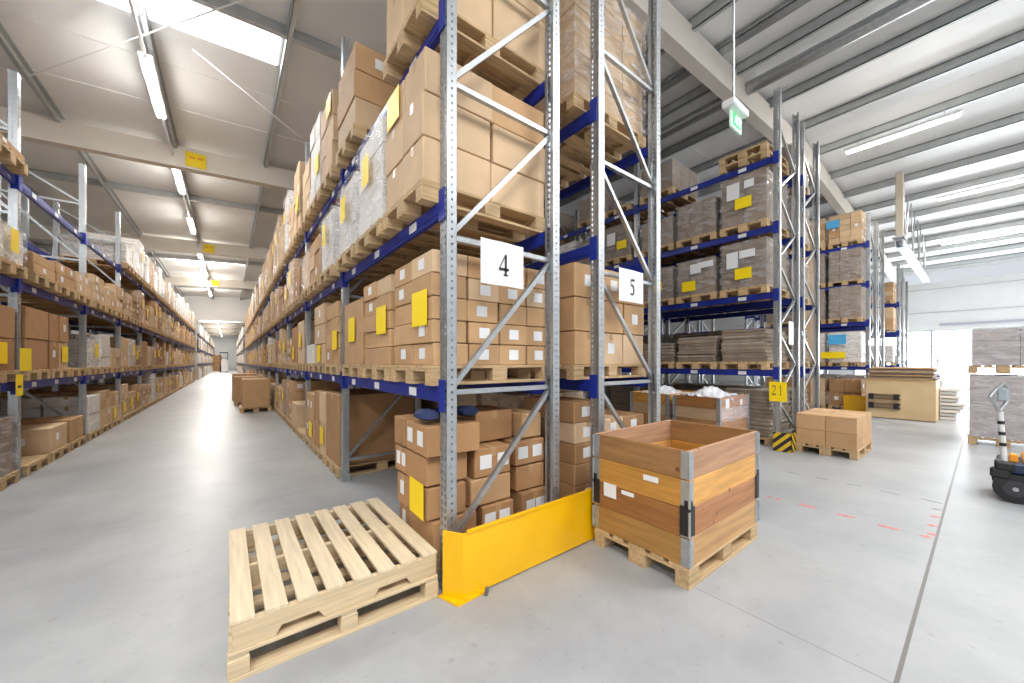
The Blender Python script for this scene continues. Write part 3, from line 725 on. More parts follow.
for bay in range(3):
    for sl in range(3):
        for lv_ in range(4):
            sp = S.get(('five', bay, sl, lv_))
            if sp is None:
                sp = W(1.0, R.choice((1, 3, 4))) if lv_ != 2 and bay < 2 else dict(k='none')
                if lv_ == 1: sp = G((2, 2, 3, .33), t=0, lp=.3)
            place('five', bay, sl, lv_, sp, .04)

# second hall behind the partition wall: pale racks full of cartons, a few pixels each
for side, X in ((1, 1.02), (-1, -2.06)):
    for b_ in range(16):
        y = 41 + b_ * 2.8
        for lv_ in range(4):
            for sl in range(3):
                h = R.uniform(.6, 1.05); z = (0, 1.3, 2.6, 3.9)[lv_]
                x0, x1 = (X, X + 1.1) if side > 0 else (X - 1.1, X)
                carton(x0, x1, y + sl * .9, y + sl * .9 + .82, z + (.1 if lv_ else 0), z + .1 + h, R.choice((3, 3, 4, 1)), 'pale carton in the far hall beyond the partition wall', 'cartons in the far hall', -side, sheet=False)
for nm, xa, xb in (('far right-hand rack beyond the partition wall', 1.19, 2.1), ('far left-hand rack beyond the partition wall', -2.2, -3.1)):
    e = empty('pallet_rack', ((xa + xb) / 2, 41, 0), nm, 'rack', 'pallet racks')
    for i in range(17):
        MB().box(xa - .04, xa + .04, i * 2.8 - .05, i * 2.8 + .05, 0, 5.3).build('upright', STEEL, e, (-(xa + xb) / 2, 0, 0))
    for z in (1.3, 2.6, 3.9):
        MB().box(xa - .03, xa + .03, 0, 44.8, z - .05, z + .08).build('beam', BLUE, e, (-(xa + xb) / 2, 0, 0))

# the mixed heap of boxes on the floor under shelf one of rack four
HEAP = [  # x0,x1,y0,y1,z0,z1,tone,label
 (1.08, 1.48, 2.40, 2.78, .12, .36, 2, 'bottom brown carton at the corner behind the yellow guard', 0, 0),
 (1.08, 1.42, 2.79, 3.06, .12, .34, 2, 'bottom brown carton beside the light pallets, left of the heap', 1, 0),
 (1.52, 1.86, 2.42, 2.80, .12, .36, 2, 'bottom carton with two white labels, middle of the floor heap', 0, 2),
 (1.92, 2.24, 2.42, 2.80, .12, .38, 2, 'bottom carton with two white labels at the right of the heap', 0, 2),
 (1.06, 1.40, 2.42, 2.76, .37, .60, 2, 'brown carton above the corner one, yellow sheet taped on', 1, 0),
 (1.06, 1.38, 2.78, 3.06, .35, .60, 2, 'brown carton with curled flap at the left of the heap', 1, 0),
 (1.42, 1.84, 2.44, 2.84, .37, .585, 0, 'open-topped carton in the second layer of the floor heap', 0, 0),
 (1.90, 2.24, 2.46, 2.82, .39, .60, 2, 'plain brown carton in the second layer at the right end', 0, 0),
 (1.05, 1.42, 2.44, 2.80, .61, .82, 2, 'carton with white label in the third layer by the post', 0, 1),
 (1.05, 1.36, 2.82, 3.08, .61, .82, 2, 'labelled carton in the third layer at the left of the heap', 2, 0),
 (1.46, 1.84, 2.44, 2.84, .59, .82, 2, 'third layer carton with two labels, right of the post', 0, 2),
 (1.88, 2.24, 2.46, 2.84, .61, .82, 2, 'third layer carton with two labels at the right end', 0, 2),
 (1.04, 1.30, 2.82, 3.08, .83, 1.06, 2, 'topmost small carton at the left end of the floor heap', 0, 0),
 (1.04, 1.50, 2.38, 2.80, .83, 1.05, 2, 'topmost carton under the dark blue bags', 2, 0),
 (1.56, 1.98, 2.60, 3.05, .83, 1.09, 2, 'open topmost carton at the back right of the heap', 0, 0),
 (1.99, 2.24, 2.50, 2.85, .83, 1.05, 0, 'small top carton against the right rear post', 0, 0)]
pallet(1.71, 2.80, 0, 'wooden pallet under the mixed heap of brown cartons', group='pallets in rack four')
for i, h in enumerate(HEAP):
    carton(h[0] + .06, h[1] + .03, h[2], h[3] - (.04 if h[3] > 3 else 0), h[4] + .025, h[5] + .02, h[6], h[7], 'cartons in the floor heap', -1, lab=h[8], endlab=h[9], sheet=(i == 4), rz=R.uniform(-.03, .03))
# cartons on the loose pallet in the right-hand hall
PX, PYY = 7.72, 1.21
for ix in range(3):
    for iy in range(2):
        for iz in range(2):
            if ix == 1 and iy == 1 and iz == 0: continue
            carton(PX + .01 + ix * .395, PX + .01 + ix * .395 + .39, PYY + .01 + iy * .39, PYY + .01 + iy * .39 + .385, .144 + iz * .255, .144 + iz * .255 + .253, 0,
                   'tan carton, %s layer, %s from front, %s side, on the loose floor pallet' % (('lower', 'upper')[iz], ORD[ix], ('near', 'far')[iy]), 'cartons on the loose pallet')
pallet(PX + .6, PYY + .4, 0, 'pale pallet on the open floor carrying a low block of tan cartons', group='pallets on the open floor')
# far aisle: loads standing in the left aisle in front of rack four
for i, (x0, x1, y0, y1, hh) in enumerate(((.32, 1.0, 13.6, 14.9, 1.0), (.15, .95, 16.0, 17.2, 1.0), (.1, .9, 18.2, 19.4, 1.05))):
    carton(x0, x1, y0, y1, .144, hh, 0, '%s big brown box on a pallet standing in the left aisle' % ('nearest', 'second', 'furthest')[i], 'boxes standing in the left aisle', -1, lab=1)
    pallet((x0 + x1) / 2, (y0 + y1) / 2, 0, 'pallet under the %s big box standing in the left aisle' % ('nearest', 'second', 'furthest')[i], rz=math.pi / 2, group='pallets in the left aisle')
for i in range(3):
    for j in range(3):
        carton(-2.0 + i * .55 - .6, -1.46 + i * .55 - .6, 78, 79, j * .9, j * .9 + .88, 2, 'reddish brown carton stacked at the far end of the left aisle', 'cartons at the far aisle end')
# film-wrapped stack at the right edge
wrap(10.95, 12.15, -1.45, .20, .148, 1.285, 5, 'lower film-wrapped load of grey cartons at the right edge', -1, group='tall wrapped stack')
wrap(10.95, 12.15, -1.45, .17, 1.468, 2.14, 5, 'upper film-wrapped load stacked at the right edge', -1, group='tall wrapped stack')
for z, lb in ((0, 'pallet on the floor under the wrapped stack at right'), (1.32, 'pallet between the two wrapped loads at the right edge')):
    pallet(11.55, -.2, z, lb, rz=0, group='pallets of the wrapped stack')
    pallet(11.55, -1.03, z, lb.replace('pallet', 'second pallet', 1), rz=0, group='pallets of the wrapped stack')
# back-to-back goods behind the left rack
for b_ in range(5):
    for lv_ in (0, 1, 2):
        for sl in range(3):
            if R.random() < .35: continue
            y = 4.9 + b_ * 2.8 + .13 + sl * .88; z = (0, 1.28, 2.6)[lv_]; h = R.uniform(.4, .95)
            carton(-4.7, -3.65, y, y + .8, z + .0, z + h, R.choice((2, 4, 0)), 'brown carton behind the left rack, %s stack, level %s, bay %s' % (ORD[sl], ORD[lv_], ORD[b_]), 'goods behind the left rack', 1)
tg = empty('pallet_rack', (-4.1, 4.9, 0), 'rack standing behind the left rack, back to back with it', 'rack', 'pallet racks')
for i in range(6):
    for x in (.45, -.55): use(post_mesh(5.28), 'upright', tg, (x, i * 2.8, 0))
for i in range(5):
    for z in (1.28, 2.6, 3.93):
        for x in (.45, -.55): use(beam_mesh(2.8), 'beam', tg, (x, i * 2.8, z))

# ------------------------------------------------------------ how large does each load show? (rays from the camera through the load boxes)
vs, fs, owner = [], [], []
for ref, x0, x1, y0, y1, z0, z1 in BOXES:
    n = len(vs); vs += [(x, y, z) for z in (z0, z1) for y in (y0, y1) for x in (x0, x1)]
    for f in ((0, 2, 3, 1), (4, 5, 7, 6), (0, 1, 5, 4), (2, 6, 7, 3), (0, 4, 6, 2), (1, 3, 7, 5)):
        fs.append(tuple(n + i for i in f)); owner.append(ref)
# big screens that hide loads
for bx in ((1.08, 2.5, 2.05, 2.08, 0, .42), (2.43, 3.63, 1.21, 2.01, 0, .93)):
    n = len(vs); vs += [(x, y, z) for z in bx[4:6] for y in bx[2:4] for x in bx[0:2]]
    for f in ((0, 2, 3, 1), (4, 5, 7, 6), (0, 1, 5, 4), (2, 6, 7, 3), (0, 4, 6, 2), (1, 3, 7, 5)): fs.append(tuple(n + i for i in f)); owner.append(None)
tree = BVHTree.FromPolygons([Vector(v) for v in vs], fs)
org = Vector((0, 0, CAM_H))
for py in range(1, 683, 2):
    for px in range(1, 1024, 2):
        t = (px - 512) / F_PX
        hit = tree.ray_cast(org, Vector((SN + t * CS, CS - t * SN, (HZ - py) / F_PX)).normalized())
        if hit[0] is not None and owner[hit[2]] is not None: owner[hit[2]]['vis'] += 4
print('cartons', len(CARTS), 'seen', sum(1 for c in CARTS if c['vis']), 'pallets', len(PAL), 'seen', sum(1 for c in PAL if c['vis']), 'wraps', len(WRAPS), sum(1 for c in WRAPS if c['vis']))

# ------------------------------------------------------------ build cartons
def lab_plate(b, face, cx, cz, w_, h_, box, m):
    """thin sheet on a face of box (local coordinates), face in -x,+x,-y"""
    x0, x1, y0, y1, z0, z1 = box
    if w_ > .15 and h_ > .15: x0 -= .014; x1 += .014
    if face == '-y': b.box(x0 + cx - w_ / 2, x0 + cx + w_ / 2, y0 - .003, y0 - .0005, z0 + cz - h_ / 2, z0 + cz + h_ / 2, m)
    elif face == '-x': b.box(x0 - .003, x0 - .0005, y0 + cx - w_ / 2, y0 + cx + w_ / 2, z0 + cz - h_ / 2, z0 + cz + h_ / 2, m)
    else: b.box(x1 + .0005, x1 + .003, y0 + cx - w_ / 2, y0 + cx + w_ / 2, z0 + cz - h_ / 2, z0 + cz + h_ / 2, m)
def label_specs(d, rr):
    x0, x1, y0, y1, z0, z1 = d['b']; dx, dy, dz = x1 - x0, y1 - y0, z1 - z0; out = []
    f = '-x' if d['side'] < 0 else '+x'
    lh = min(.11, dz * .5)
    for i in range(d['lab']):
        out.append(('shipping_label', f, dy * ((.5 if d['lab'] == 1 else .28 + .45 * i) + rr.uniform(-.08, .08)), dz * .55, min(.10, dy * .3), lh, 0))
    for i in range(d['endlab']):
        out.append(('shipping_label', '-y', dx * ((.5 if d['endlab'] == 1 else .28 + .45 * i) + rr.uniform(-.06, .06)), dz * .52, min(.11, dx * .34), lh, 0))
    if d['sheet']: out = [x for x in out if x[1] != f]; out.append(('yellow_sheet', f, dy * .5, dz * .55, .27 if dy > .3 else min(.2, dy), .26 if dz < .5 else .28, 1))
    return out
[print('LONG', c['label']) for c in CARTS[:] if len(c['label'].split()) > 16 and c['vis'] > 0]
CARTS.sort(key=lambda c: -c['vis'])
rest = MB(); rr = random.Random(5)
near = [c for c in CARTS if c['vis'] and c['group'] != 'cartons in the far hall'][:300]; nearid = {id(c) for c in near}
for c in CARTS[:]:
    if id(c) in nearid:
        x0, x1, y0, y1, z0, z1 = c['b']; cx, cy = (x0 + x1) / 2, (y0 + y1) / 2
        L_ = (x0 - cx, x1 - cx, y0 - cy, y1 - cy, 0, z1 - z0)
        body = MB().box(*L_, 0, .006 if c['vis'] > 60 else .004)
        big = c['vis'] > 120
        sp = label_specs(c, rr)
        if big or sp:
            e = body.build('carton', CARD[c['tone']], None, (cx, cy, z0))
        else: e = body.build('carton', CARD[c['tone']], None, (cx, cy, z0))
        e.rotation_euler.z = c['rz']; tag(e, c['label'], 'carton', c['group'])
        if big:
            dx, dy = L_[1] - L_[0], L_[3] - L_[2]; tp = MB(); H_ = L_[5]
            if dx > dy * 1.05: tp.box(L_[0] - .001, L_[1] + .001, -.024, .024, H_ - .003, H_ + .001).box(L_[0] - .0012, L_[0] + .001, -.024, .024, H_ - .07, H_).box(L_[1] - .001, L_[1] + .0012, -.024, .024, H_ - .07, H_)
            else: tp.box(-.024, .024, L_[2] - .001, L_[3] + .001, H_ - .003, H_ + .001).box(-.024, .024, L_[2] - .0012, L_[2] + .001, H_ - .07, H_)
            tp.build('packing_tape', TAPE, e)
        for nm, f, a, b_, w_, h_, mi in sp:
            q = MB(); lab_plate(q, f, a, b_, w_, h_, L_, 0); q.build(nm, (LABEL, YELLOW)[mi], e)
    else:
        rest.box(*c['b'], c['tone'])
        for nm, f, a, b_, w_, h_, mi in label_specs(c, rr): lab_plate(rest, f, a, b_, w_, h_, c['b'], 6 + mi)
o = rest.build('stacked_cartons', CARD + [LABEL, YELLOW])
tag(o, 'mass of small distant cartons filling the shelves down both aisles', 'cartons', kind='stuff')
# ------------------------------------------------------------ build pallets
PAL.sort(key=lambda c: -c['vis'])
restp = MB()
for i, p in enumerate(PAL):
    if i < 300 and p['vis']:
        if p['vis'] > 350:
            e = empty('pallet', p['c'], p['label'], 'pallet', p['group'], p['rz'])
            for n, me in EUR: use(me, n, e)
        else:
            e = use(EUR_ONE, 'pallet', None, p['c'], p['rz']); tag(e, p['label'], 'pallet', p['group'])
    else:
        ca, sa = math.cos(p['rz']), math.sin(p['rz']); x, y, z = p['c']
        restp.add([(x + ca * a - sa * b, y + sa * a + ca * b, z + c) for a, b, c in _all.v], _all.f)
if restp.v:
    tag(restp.build('stacked_pallets', PINE), 'many small distant pallets under the loads far down the aisles', 'pallets', kind='stuff')
# ------------------------------------------------------------ build wrapped loads
def film_shell(x0, x1, y0, y1, z1, seed, n=10):
    """wrinkled film: a closed sleeve with folded top, real thickness from its own bulges"""
    q = random.Random(seed); b = MB(); per = []
    nx, ny = n, n
    for i in range(nx): per.append((x0 + (x1 - x0) * i / nx, y0))
    for i in range(ny): per.append((x1, y0 + (y1 - y0) * i / ny))
    for i in range(nx): per.append((x1 - (x1 - x0) * i / nx, y1))
    for i in range(ny): per.append((x0, y1 - (y1 - y0) * i / ny))
    cx, cy = (x0 + x1) / 2, (y0 + y1) / 2; rows = 9; N_ = len(per); vs_ = []
    for r_ in range(rows + 1):
        z = .004 + (z1 - .004) * r_ / rows
        for (x, y) in per:
            k_ = 1.012 + q.uniform(0, .016)
            vs_.append((cx + (x - cx) * k_, cy + (y - cy) * k_, z + (q.uniform(0, .012) if r_ == rows else 0)))
    fs_ = [(r_ * N_ + i, r_ * N_ + (i + 1) % N_, (r_ + 1) * N_ + (i + 1) % N_, (r_ + 1) * N_ + i) for r_ in range(rows) for i in range(N_)]
    c0 = len(vs_); vs_.append((cx, cy, z1 + .02)); fs_ += [(rows * N_ + i, rows * N_ + (i + 1) % N_, c0) for i in range(N_)]
    b.add(vs_, fs_); return b
wr = sorted(WRAPS, key=lambda c: -c['vis'])
for i, d in enumerate(wr):
    if len(d['label'].split()) > 16: print('LONG', d['label'])
    if not d['vis'] and i > 40: 
        if d['b'][2] > 20: continue
    x0, x1, y0, y1, z0, z1 = d['b']; cx, cy = (x0 + x1) / 2, (y0 + y1) / 2; h = z1 - z0
    e = empty('wrapped_load', (cx, cy, z0), d['label'], 'wrapped load', d['group'])
    q = random.Random(i); b = MB(); nz = max(2, int(h / .2)); ny = q.choice((2, 3)); nx = 3
    lx0, ly0 = x0 - cx + .012, y0 - cy + .012; wx, wy = (x1 - x0 - .024) / nx, (y1 - y0 - .024) / ny
    for iz in range(nz):
        for iy in range(ny):
            for ix in range(nx):
                j = q.uniform(0, .012)
                b.box(lx0 + ix * wx + j, lx0 + (ix + 1) * wx - .004, ly0 + iy * wy + j * .5, ly0 + (iy + 1) * wy - .004, iz * h / nz, (iz + 1) * h / nz - .004, 0)
    c_ = b.build('packed_cartons', CARD[d['tone']], e); 
    film_shell(x0 - cx, x1 - cx, y0 - cy, y1 - cy, h, i, 10 if d['vis'] > 200 else 5).build('stretch_film', FILM, e)
    f = '-x' if d['side'] < 0 else '+x'
    LB = (x0 - cx - .02, x1 - cx + .02, y0 - cy - .018, y1 - cy + .018, 0, h)
    for u, v_, w_, h_ in d['labs']:
        q_ = MB(); lab_plate(q_, f, (1 - u) * (y1 - y0), v_ * h, w_ , h_, LB, 0); q_.build('shipping_label', LABEL, e)
    if d['sheet']:
        u, v_ = d['sheet'] if isinstance(d['sheet'], tuple) else (.5, .6)
        q_ = MB(); lab_plate(q_, f, (1 - u) * (y1 - y0), v_ * h, .28 if isinstance(d['sheet'], tuple) else .2, .2 if isinstance(d['sheet'], tuple) else .28, LB, 0); q_.build('yellow_sheet', YELLOW, e)
# bundles of flat cardboard
FC = [mat('flat_cardboard_brown', (.30, .22, .15), .8, noise=.2, nscale=6), mat('flat_cardboard_grey', (.38, .33, .27), .8, noise=.2, nscale=6)]
for i, (bb, lb, tn) in enumerate(FLATS):
    x0, x1, y0, y1, z0, z1 = bb; cx, cy = (x0 + x1) / 2, (y0 + y1) / 2; q = random.Random(i); b = MB(); z = 0; n = 0
    while z < z1 - z0:
        t = q.uniform(.02, .045); a, c = q.uniform(0, .06), q.uniform(0, .05); g = q.uniform(.0, .012) if n % 4 == 3 else 0
        b.box(x0 - cx + a, x1 - cx - q.uniform(0, .03), y0 - cy + c, y1 - cy - q.uniform(0, .03), z + g * 0, z + t - .003, n % 2, .002); z += t; n += 1
    tag(b.build('cardboard_bundle', FC, None, (cx, cy, z0)), lb, 'cardboard bundle', 'bundles of flat cardboard')

# ------------------------------------------------------------ yellow end guard of racks four and five
e = empty('rack_guard', (1.78, 2.1, 0), 'low bright yellow steel guard across the end of rack four', 'guard')
gx = lambda v: v - 1.78
pts = [(1.107, 2.175), (1.185, 2.045), (2.52, 2.062), (2.52, 2.13), (2.46, 2.13), (2.46, 2.075), (1.193, 2.058), (1.119, 2.18)]
MB().prism([(gx(x), y - 2.1) for x, y in pts], .012, .425).build('guard_panel', YPAINT, e)
MB().prism([(gx(1.075), .08), (gx(1.13), -.09), (gx(1.36), -.075), (gx(1.36), 0), (gx(1.2), .06)], 0, .012).build('base_plate', YPAINT, e)
MB().prism([(gx(x), y - 2.1) for x, y in [(1.21, 2.035), (2.52, 2.06), (2.52, 2.085), (1.22, 2.06)]], .425, .44).build('top_lip', YPAINT, e)
for x, y in ((1.3, 2.037), (1.2, 2.025)):
    MB().cyl((gx(x), y - 2.1, .012), (gx(x), y - 2.1, .03), .012, 6).build('anchor_bolt', YPAINT, e)
tag(MB().cyl((1.335, 2.005, 0), (1.34, 2.0, .05), .014, 8).build('floor_bolt', mat('dull_steel', (.2, .2, .2), .4, metal=.6)), 'small grey bolt standing on the floor against the yellow guard', 'bolt')
# hazard striped guard at the next rack
e = empty('post_guard', (7.62, 2.05, 0), 'low black and yellow striped guard at the foot of a rack', 'guard')
MB().box(-.16, .12, -.06, -.05, 0, .32).box(-.16, -.15, -.06, .2, 0, .32).build('guard_panel', STRIPE, e)
e = empty('post_guard', (15.3, 2.2, 0), 'plain yellow guard at the foot of a far rack post', 'guard')
MB().box(-.16, .2, -.1, -.09, .0, .5).box(-.16, -.15, -.1, .5, 0, .5).build('guard_panel', YPAINT, e)

# ------------------------------------------------------------ number sheets
def strokes(b, pl, z, M, m=0):
    """pl: list of (polyline, width list) as filled quads"""
    for line, wds in pl:
        for i in range(len(line) - 1):
            p, q = Vector(line[i]), Vector(line[i + 1]); d = (q - p).normalized(); n = Vector((-d.y, d.x))
            a, c = wds[i] / 2, wds[i + 1] / 2
            b.prism([tuple(p + n * a), tuple(p - n * a), tuple(q - n * c), tuple(q + n * c)], z, z + .0015, M, m)
def arc(cx, cy, rx, ry, a0, a1, n=12): return [(cx + rx * math.cos(math.radians(a0 + (a1 - a0) * i / n)), cy + ry * math.sin(math.radians(a0 + (a1 - a0) * i / n))) for i in range(n + 1)]
GLYPH = {
 '4': [([(.66, 1.0), (.66, .0)], [.19, .19]), ([(.60, .96), (.08, .34)], [.06, .07]), ([(.03, .30), (.95, .30)], [.12, .12]), ([(.45, .03), (.87, .03)], [.06, .06])],
 '5': [([(.25, .93), (.88, .95)], [.15, .13]), ([(.28, .93), (.20, .56)], [.05, .05]),
       (arc(.42, .30, .33, .31, 125, -125), [.07, .08, .11, .15, .18, .2, .2, .19, .16, .12, .09, .08, .1]), ([(.17, .09), (.22, .05)], [.16, .12])],
 '2': [(arc(.47, .72, .33, .25, 170, -30), [.08, .09, .1, .11, .13, .15, .16, .17, .17, .16, .14, .12, .11]), ([(.74, .58), (.16, .08)], [.13, .07]), ([(.12, .07), (.9, .07)], [.14, .14])],
 '1': [([(.5, 1.0), (.5, 0)], [.16, .16]), ([(.46, .93), (.2, .78)], [.07, .05]), ([(.25, .03), (.75, .03)], [.06, .06])]}
def number_sheet(name, label, x0, x1, z0, z1, y, txt, hgt):
    cx = (x0 + x1) / 2
    e = empty(name, (cx, y, z0), label, 'sign', 'number sheets')
    b = MB(); n = 8; W_ = x1 - x0; H_ = z1 - z0
    for i in range(n):     # slightly curled paper
        a, c = -W_ / 2 + W_ * i / n, -W_ / 2 + W_ * (i + 1) / n
        fa, fc = .004 * math.sin(i * 1.1), .004 * math.sin((i + 1) * 1.1)
        b.add([(a, fa, 0), (c, fc, 0), (c, fc, H_), (a, fa, H_), (a, fa + .002, 0), (c, fc + .002, 0), (c, fc + .002, H_), (a, fa + .002, H_)],
              [(0, 1, 2, 3), (7, 6, 5, 4), (3, 2, 6, 7), (0, 4, 5, 1)] + ([(0, 3, 7, 4)] if i == 0 else []) + ([(1, 5, 6, 2)] if i == n - 1 else []))
    b.build('paper_sheet', LABEL, e)
    w1 = hgt * .62; M = Matrix(((w1, 0, 0, -w1 * .45), (0, 0, -1, -.0065), (0, hgt, 0, (H_ - hgt) * .45), (0, 0, 0, 1)))
    q = MB(); strokes(q, GLYPH[txt], 0, M); q.build('number', INK, e)
    return e
number_sheet('number_sheet', 'white paper sheet reading 4, on the end frame nearest the camera', 1.40, 1.79, 2.09, 2.41, 2.17, '4', .155)
number_sheet('number_sheet', 'white paper sheet reading 5, on the frame behind the empty collar box', 2.99, 3.40, 2.13, 2.45, 2.17, '5', .155)
e = empty('number_sheet', (7.60, 2.22, .84), 'yellow sheet with two dark digits on the post behind the loose pallet', 'sign', 'number sheets')
MB().box(-.006, -.003, -.13, .13, 0, .34).build('paper_sheet', YELLOW, e)
q = MB()
M = Matrix(((0, 0, -1, -.0062), (-.08, 0, 0, .10), (0, .17, 0, .11), (0, 0, 0, 1))); strokes(q, GLYPH['2'], 0, M)
M = Matrix(((0, 0, -1, -.0062), (-.08, 0, 0, -.0), (0, .17, 0, .11), (0, 0, 0, 1))); strokes(q, GLYPH['1'], 0, M)
q.build('number', mat('faded_ink', (.25, .15, .02), .6), e)
e = empty('number_sheet', (8.15, 2.18, 1.85), 'blank white sheet taped to the braces of a tall rack', 'sign', 'number sheets')
MB().box(-.13, .13, -.004, -.001, 0, .42).build('paper_sheet', LABEL, e)
for (x, y, z0, w_, h_, lb) in ((-2.12, 7.55, 1.10, .2, .27, 'yellow sheet hanging on the left rack post below the first shelf'), (-2.0, 7.3, 1.42, .32, .28, 'yellow sheet hanging in front of goods at the left edge')):
    e = empty('number_sheet', (x, y, z0), lb, 'sign', 'number sheets')
    MB().box(.0, .003, -w_ / 2, w_ / 2, 0, h_).build('paper_sheet', YELLOW, e)
    if w_ < .3: MB().box(.003, .0045, -.05, .05, .10, .13).build('ink_mark', INK, e)

# ------------------------------------------------------------ exit sign hung from the roof
ex, ey = 4.56, 1.74
e = empty('exit_sign', (ex, ey, 4.16), 'white box lamp with a green running-man panel hung on a rod', 'exit sign')
MB().box(-.2, .2, -.07, .07, .20, .28, 0, .012).build('housing', WHITE, e)
MB().box(-.14, .14, -.012, .012, 0, .20, 0, .003).build('panel_frame', mat('frosted_panel', (.6, .85, .68), .3, emis=.15), e)
MB().box(-.10, .10, -.016, -.012, .035, .175).build('green_panel', GREEN, e)
q = MB(); M = Matrix(((.2, 0, 0, -.10), (0, 0, -1, -.0155), (0, .14, 0, .035), (0, 0, 0, 1)))
strokes(q, [([(.62, .15), (.62, .85)], [.05, .05]), ([(.62, .85), (.9, .85)], [.06, .06]), ([(.9, .85), (.9, .15)], [.05, .05]), ([(.42, .72), (.36, .42)], [.14, .1]), ([(.36, .42), (.48, .2)], [.08, .06]), ([(.36, .42), (.18, .22)], [.08, .06]), ([(.42, .68), (.56, .52)], [.05, .05]), ([(.4, .68), (.22, .58)], [.05, .05]), ([(.42, .78), (.44, .9)], [.11, .11])], 0, M)
q.build('running_figure', GLOW, e)
MB().cyl((-.05, 0, .28), (-.05, 0, roof(ex) + CEIL - 4.16), .011, 8).cyl((-.05, 0, .28), (-.05, 0, .34), .02, 8).build('hanging_rod', STEEL, e)
MB().cyl((.2, 0, .25), (.42, .1, .27), .006, 6).build('cable', WHITE, e)

# ------------------------------------------------------------ collar boxes
def collar_box(cx, cy, label, n, tones, hinge_black=True, rz=0):
    e = empty('collar_box', (cx, cy, 0), label, 'crate', 'wooden collar boxes')
    cols = [(.40, .20, .07), (.62, .29, .05), (.38, .155, .04), (.46, .235, .06), (.55, .36, .2)]
    for i in range(n):
        z0, z1 = .146 + i * .197, .146 + (i + 1) * .197 - .003
        c = cols[tones[i]]
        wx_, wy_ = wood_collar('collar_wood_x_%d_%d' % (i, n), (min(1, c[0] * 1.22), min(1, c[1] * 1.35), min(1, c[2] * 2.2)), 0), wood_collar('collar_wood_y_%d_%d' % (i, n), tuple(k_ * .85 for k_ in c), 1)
        col_e = MB()
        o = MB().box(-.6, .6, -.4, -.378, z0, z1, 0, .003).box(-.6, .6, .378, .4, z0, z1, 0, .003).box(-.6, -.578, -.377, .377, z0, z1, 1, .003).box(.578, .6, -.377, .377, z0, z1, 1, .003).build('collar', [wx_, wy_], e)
        for sx in (-1, 1):
            for sy in (-1, 1):
                h = MB(); X_, Y_ = sx * .6, sy * .4
                h.box(X_, X_ - sx * .055, Y_ + sy * .0035, Y_ + sy * .0005, z0 + .004, z1 - .004, 0)
                h.box(X_ + sx * .0035, X_ + sx * .0005, Y_, Y_ - sy * .055, z0 + .004, z1 - .004, 0)
                h.cyl((X_ + sx * .006, Y_ + sy * .006, z0 + .01), (X_ + sx * .006, Y_ + sy * .006, z1 - .01), .009, 8, 0)
                for zz_ in (z0 + .04, z1 - .04):
                    h.cyl((X_ - sx * .03, Y_ + sy * .003, zz_), (X_ - sx * .03, Y_ + sy * .007, zz_), .007, 6, 0)
                    h.cyl((X_ + sx * .003, Y_ - sy * .03, zz_), (X_ + sx * .007, Y_ - sy * .03, zz_), .007, 6, 0)
                h.build('corner_hinge', STEEL, o)
    if hinge_black:
        for sx, sy in ((-1, -1), (1, -1), (-1, 1)):
            X_, Y_ = sx * .6, sy * .4; k_ = MB()
            k_.box(X_, X_ - sx * .06, Y_ + sy * .012, Y_ + sy * .0036, .36, .56, 0, .003).box(X_ + sx * .012, X_ + sx * .0036, Y_ + sy * .01, Y_ - sy * .06, .36, .56, 0, .003).box(X_ + sx * .012, X_ - sx * .03, Y_ + sy * .012, Y_ - sy * .03, .545, .60, 0, .004)
            k_.build('corner_clip', BLACK, e)
    p = []
    for nme, me in EUR: use(me, nme, e)
    MB().box(-.575, .575, -.375, .375, .146, .16).build('base_board', mat('ply_bottom', (.62, .42, .2), .6, noise=.1), e)
    return e
cb1 = collar_box(3.03, 1.61, 'open wooden collar box on a pallet, empty, in front of rack five', 4, [3, 2, 1, 0])
for (y, z, w_, h_, m_) in ((-.12, .80, 0, 0, 0),):
    pass
lb = MB().box(-.604, -.6005, -.18, -.06, .66, .70).build('torn_label', LABEL, cb1)
MB().box(-.604, -.6005, .18, .30, .44, .55).build('white_label', LABEL, cb1)
MB().box(-.604, -.6005, .02, .13, .50, .53).build('torn_label', LABEL, cb1)
# faces seen: labels lie on the long front (towards -x is the short side), add one on the long side too
cb2 = collar_box(7.05, 3.1, 'wooden collar box filled with white plastic, film round its right side', 4, [3, 0, 4, 2], False)
b = MB(); q = random.Random(3); n = 14
vs_ = []
for i in range(n + 1):
    for j in range(n + 1):
        u, v_ = i / n, j / n
        vs_.append((-.57 + 1.14 * u, -.37 + .74 * v_, .92 + .16 * math.exp(-((u - .45) ** 2 + (v_ - .5) ** 2) * 12) + q.uniform(-.02, .03)))
fs_ = [(i * (n + 1) + j, (i + 1) * (n + 1) + j, (i + 1) * (n + 1) + j + 1, i * (n + 1) + j + 1) for i in range(n) for j in range(n)]
m0 = len(vs_); vs_ += [(x, y, .75) for x, y, z in vs_[:m0]]
fs_ += [tuple(m0 + k_ for k_ in f[::-1]) for f in fs_]
b.add(vs_, fs_)
tag(b.build('plastic_sheet', PLASTIC, None, (7.05, 3.1, 0)), 'crumpled white plastic sheet heaped in the rear collar box', 'plastic sheet')
MB().box(-.61, .61, -.408, -.4045, .5, .93).build('stretch_film', FILM, cb2)
MB().box(-.4, -.25, -.412, -.409, .74, .9).box(.2, .3, -.412, -.409, .76, .86).build('shipping_label', LABEL, cb2)
cb3 = collar_box(7.05, 4.0, 'second collar box behind the one filled with white plastic', 4, [0, 3, 4, 1], False)
b = MB(); b.add(vs_, fs_); tag(b.build('plastic_sheet', PLASTIC, None, (7.05, 4.0, -.03)), 'white plastic sheet in the collar box furthest back', 'plastic sheet')
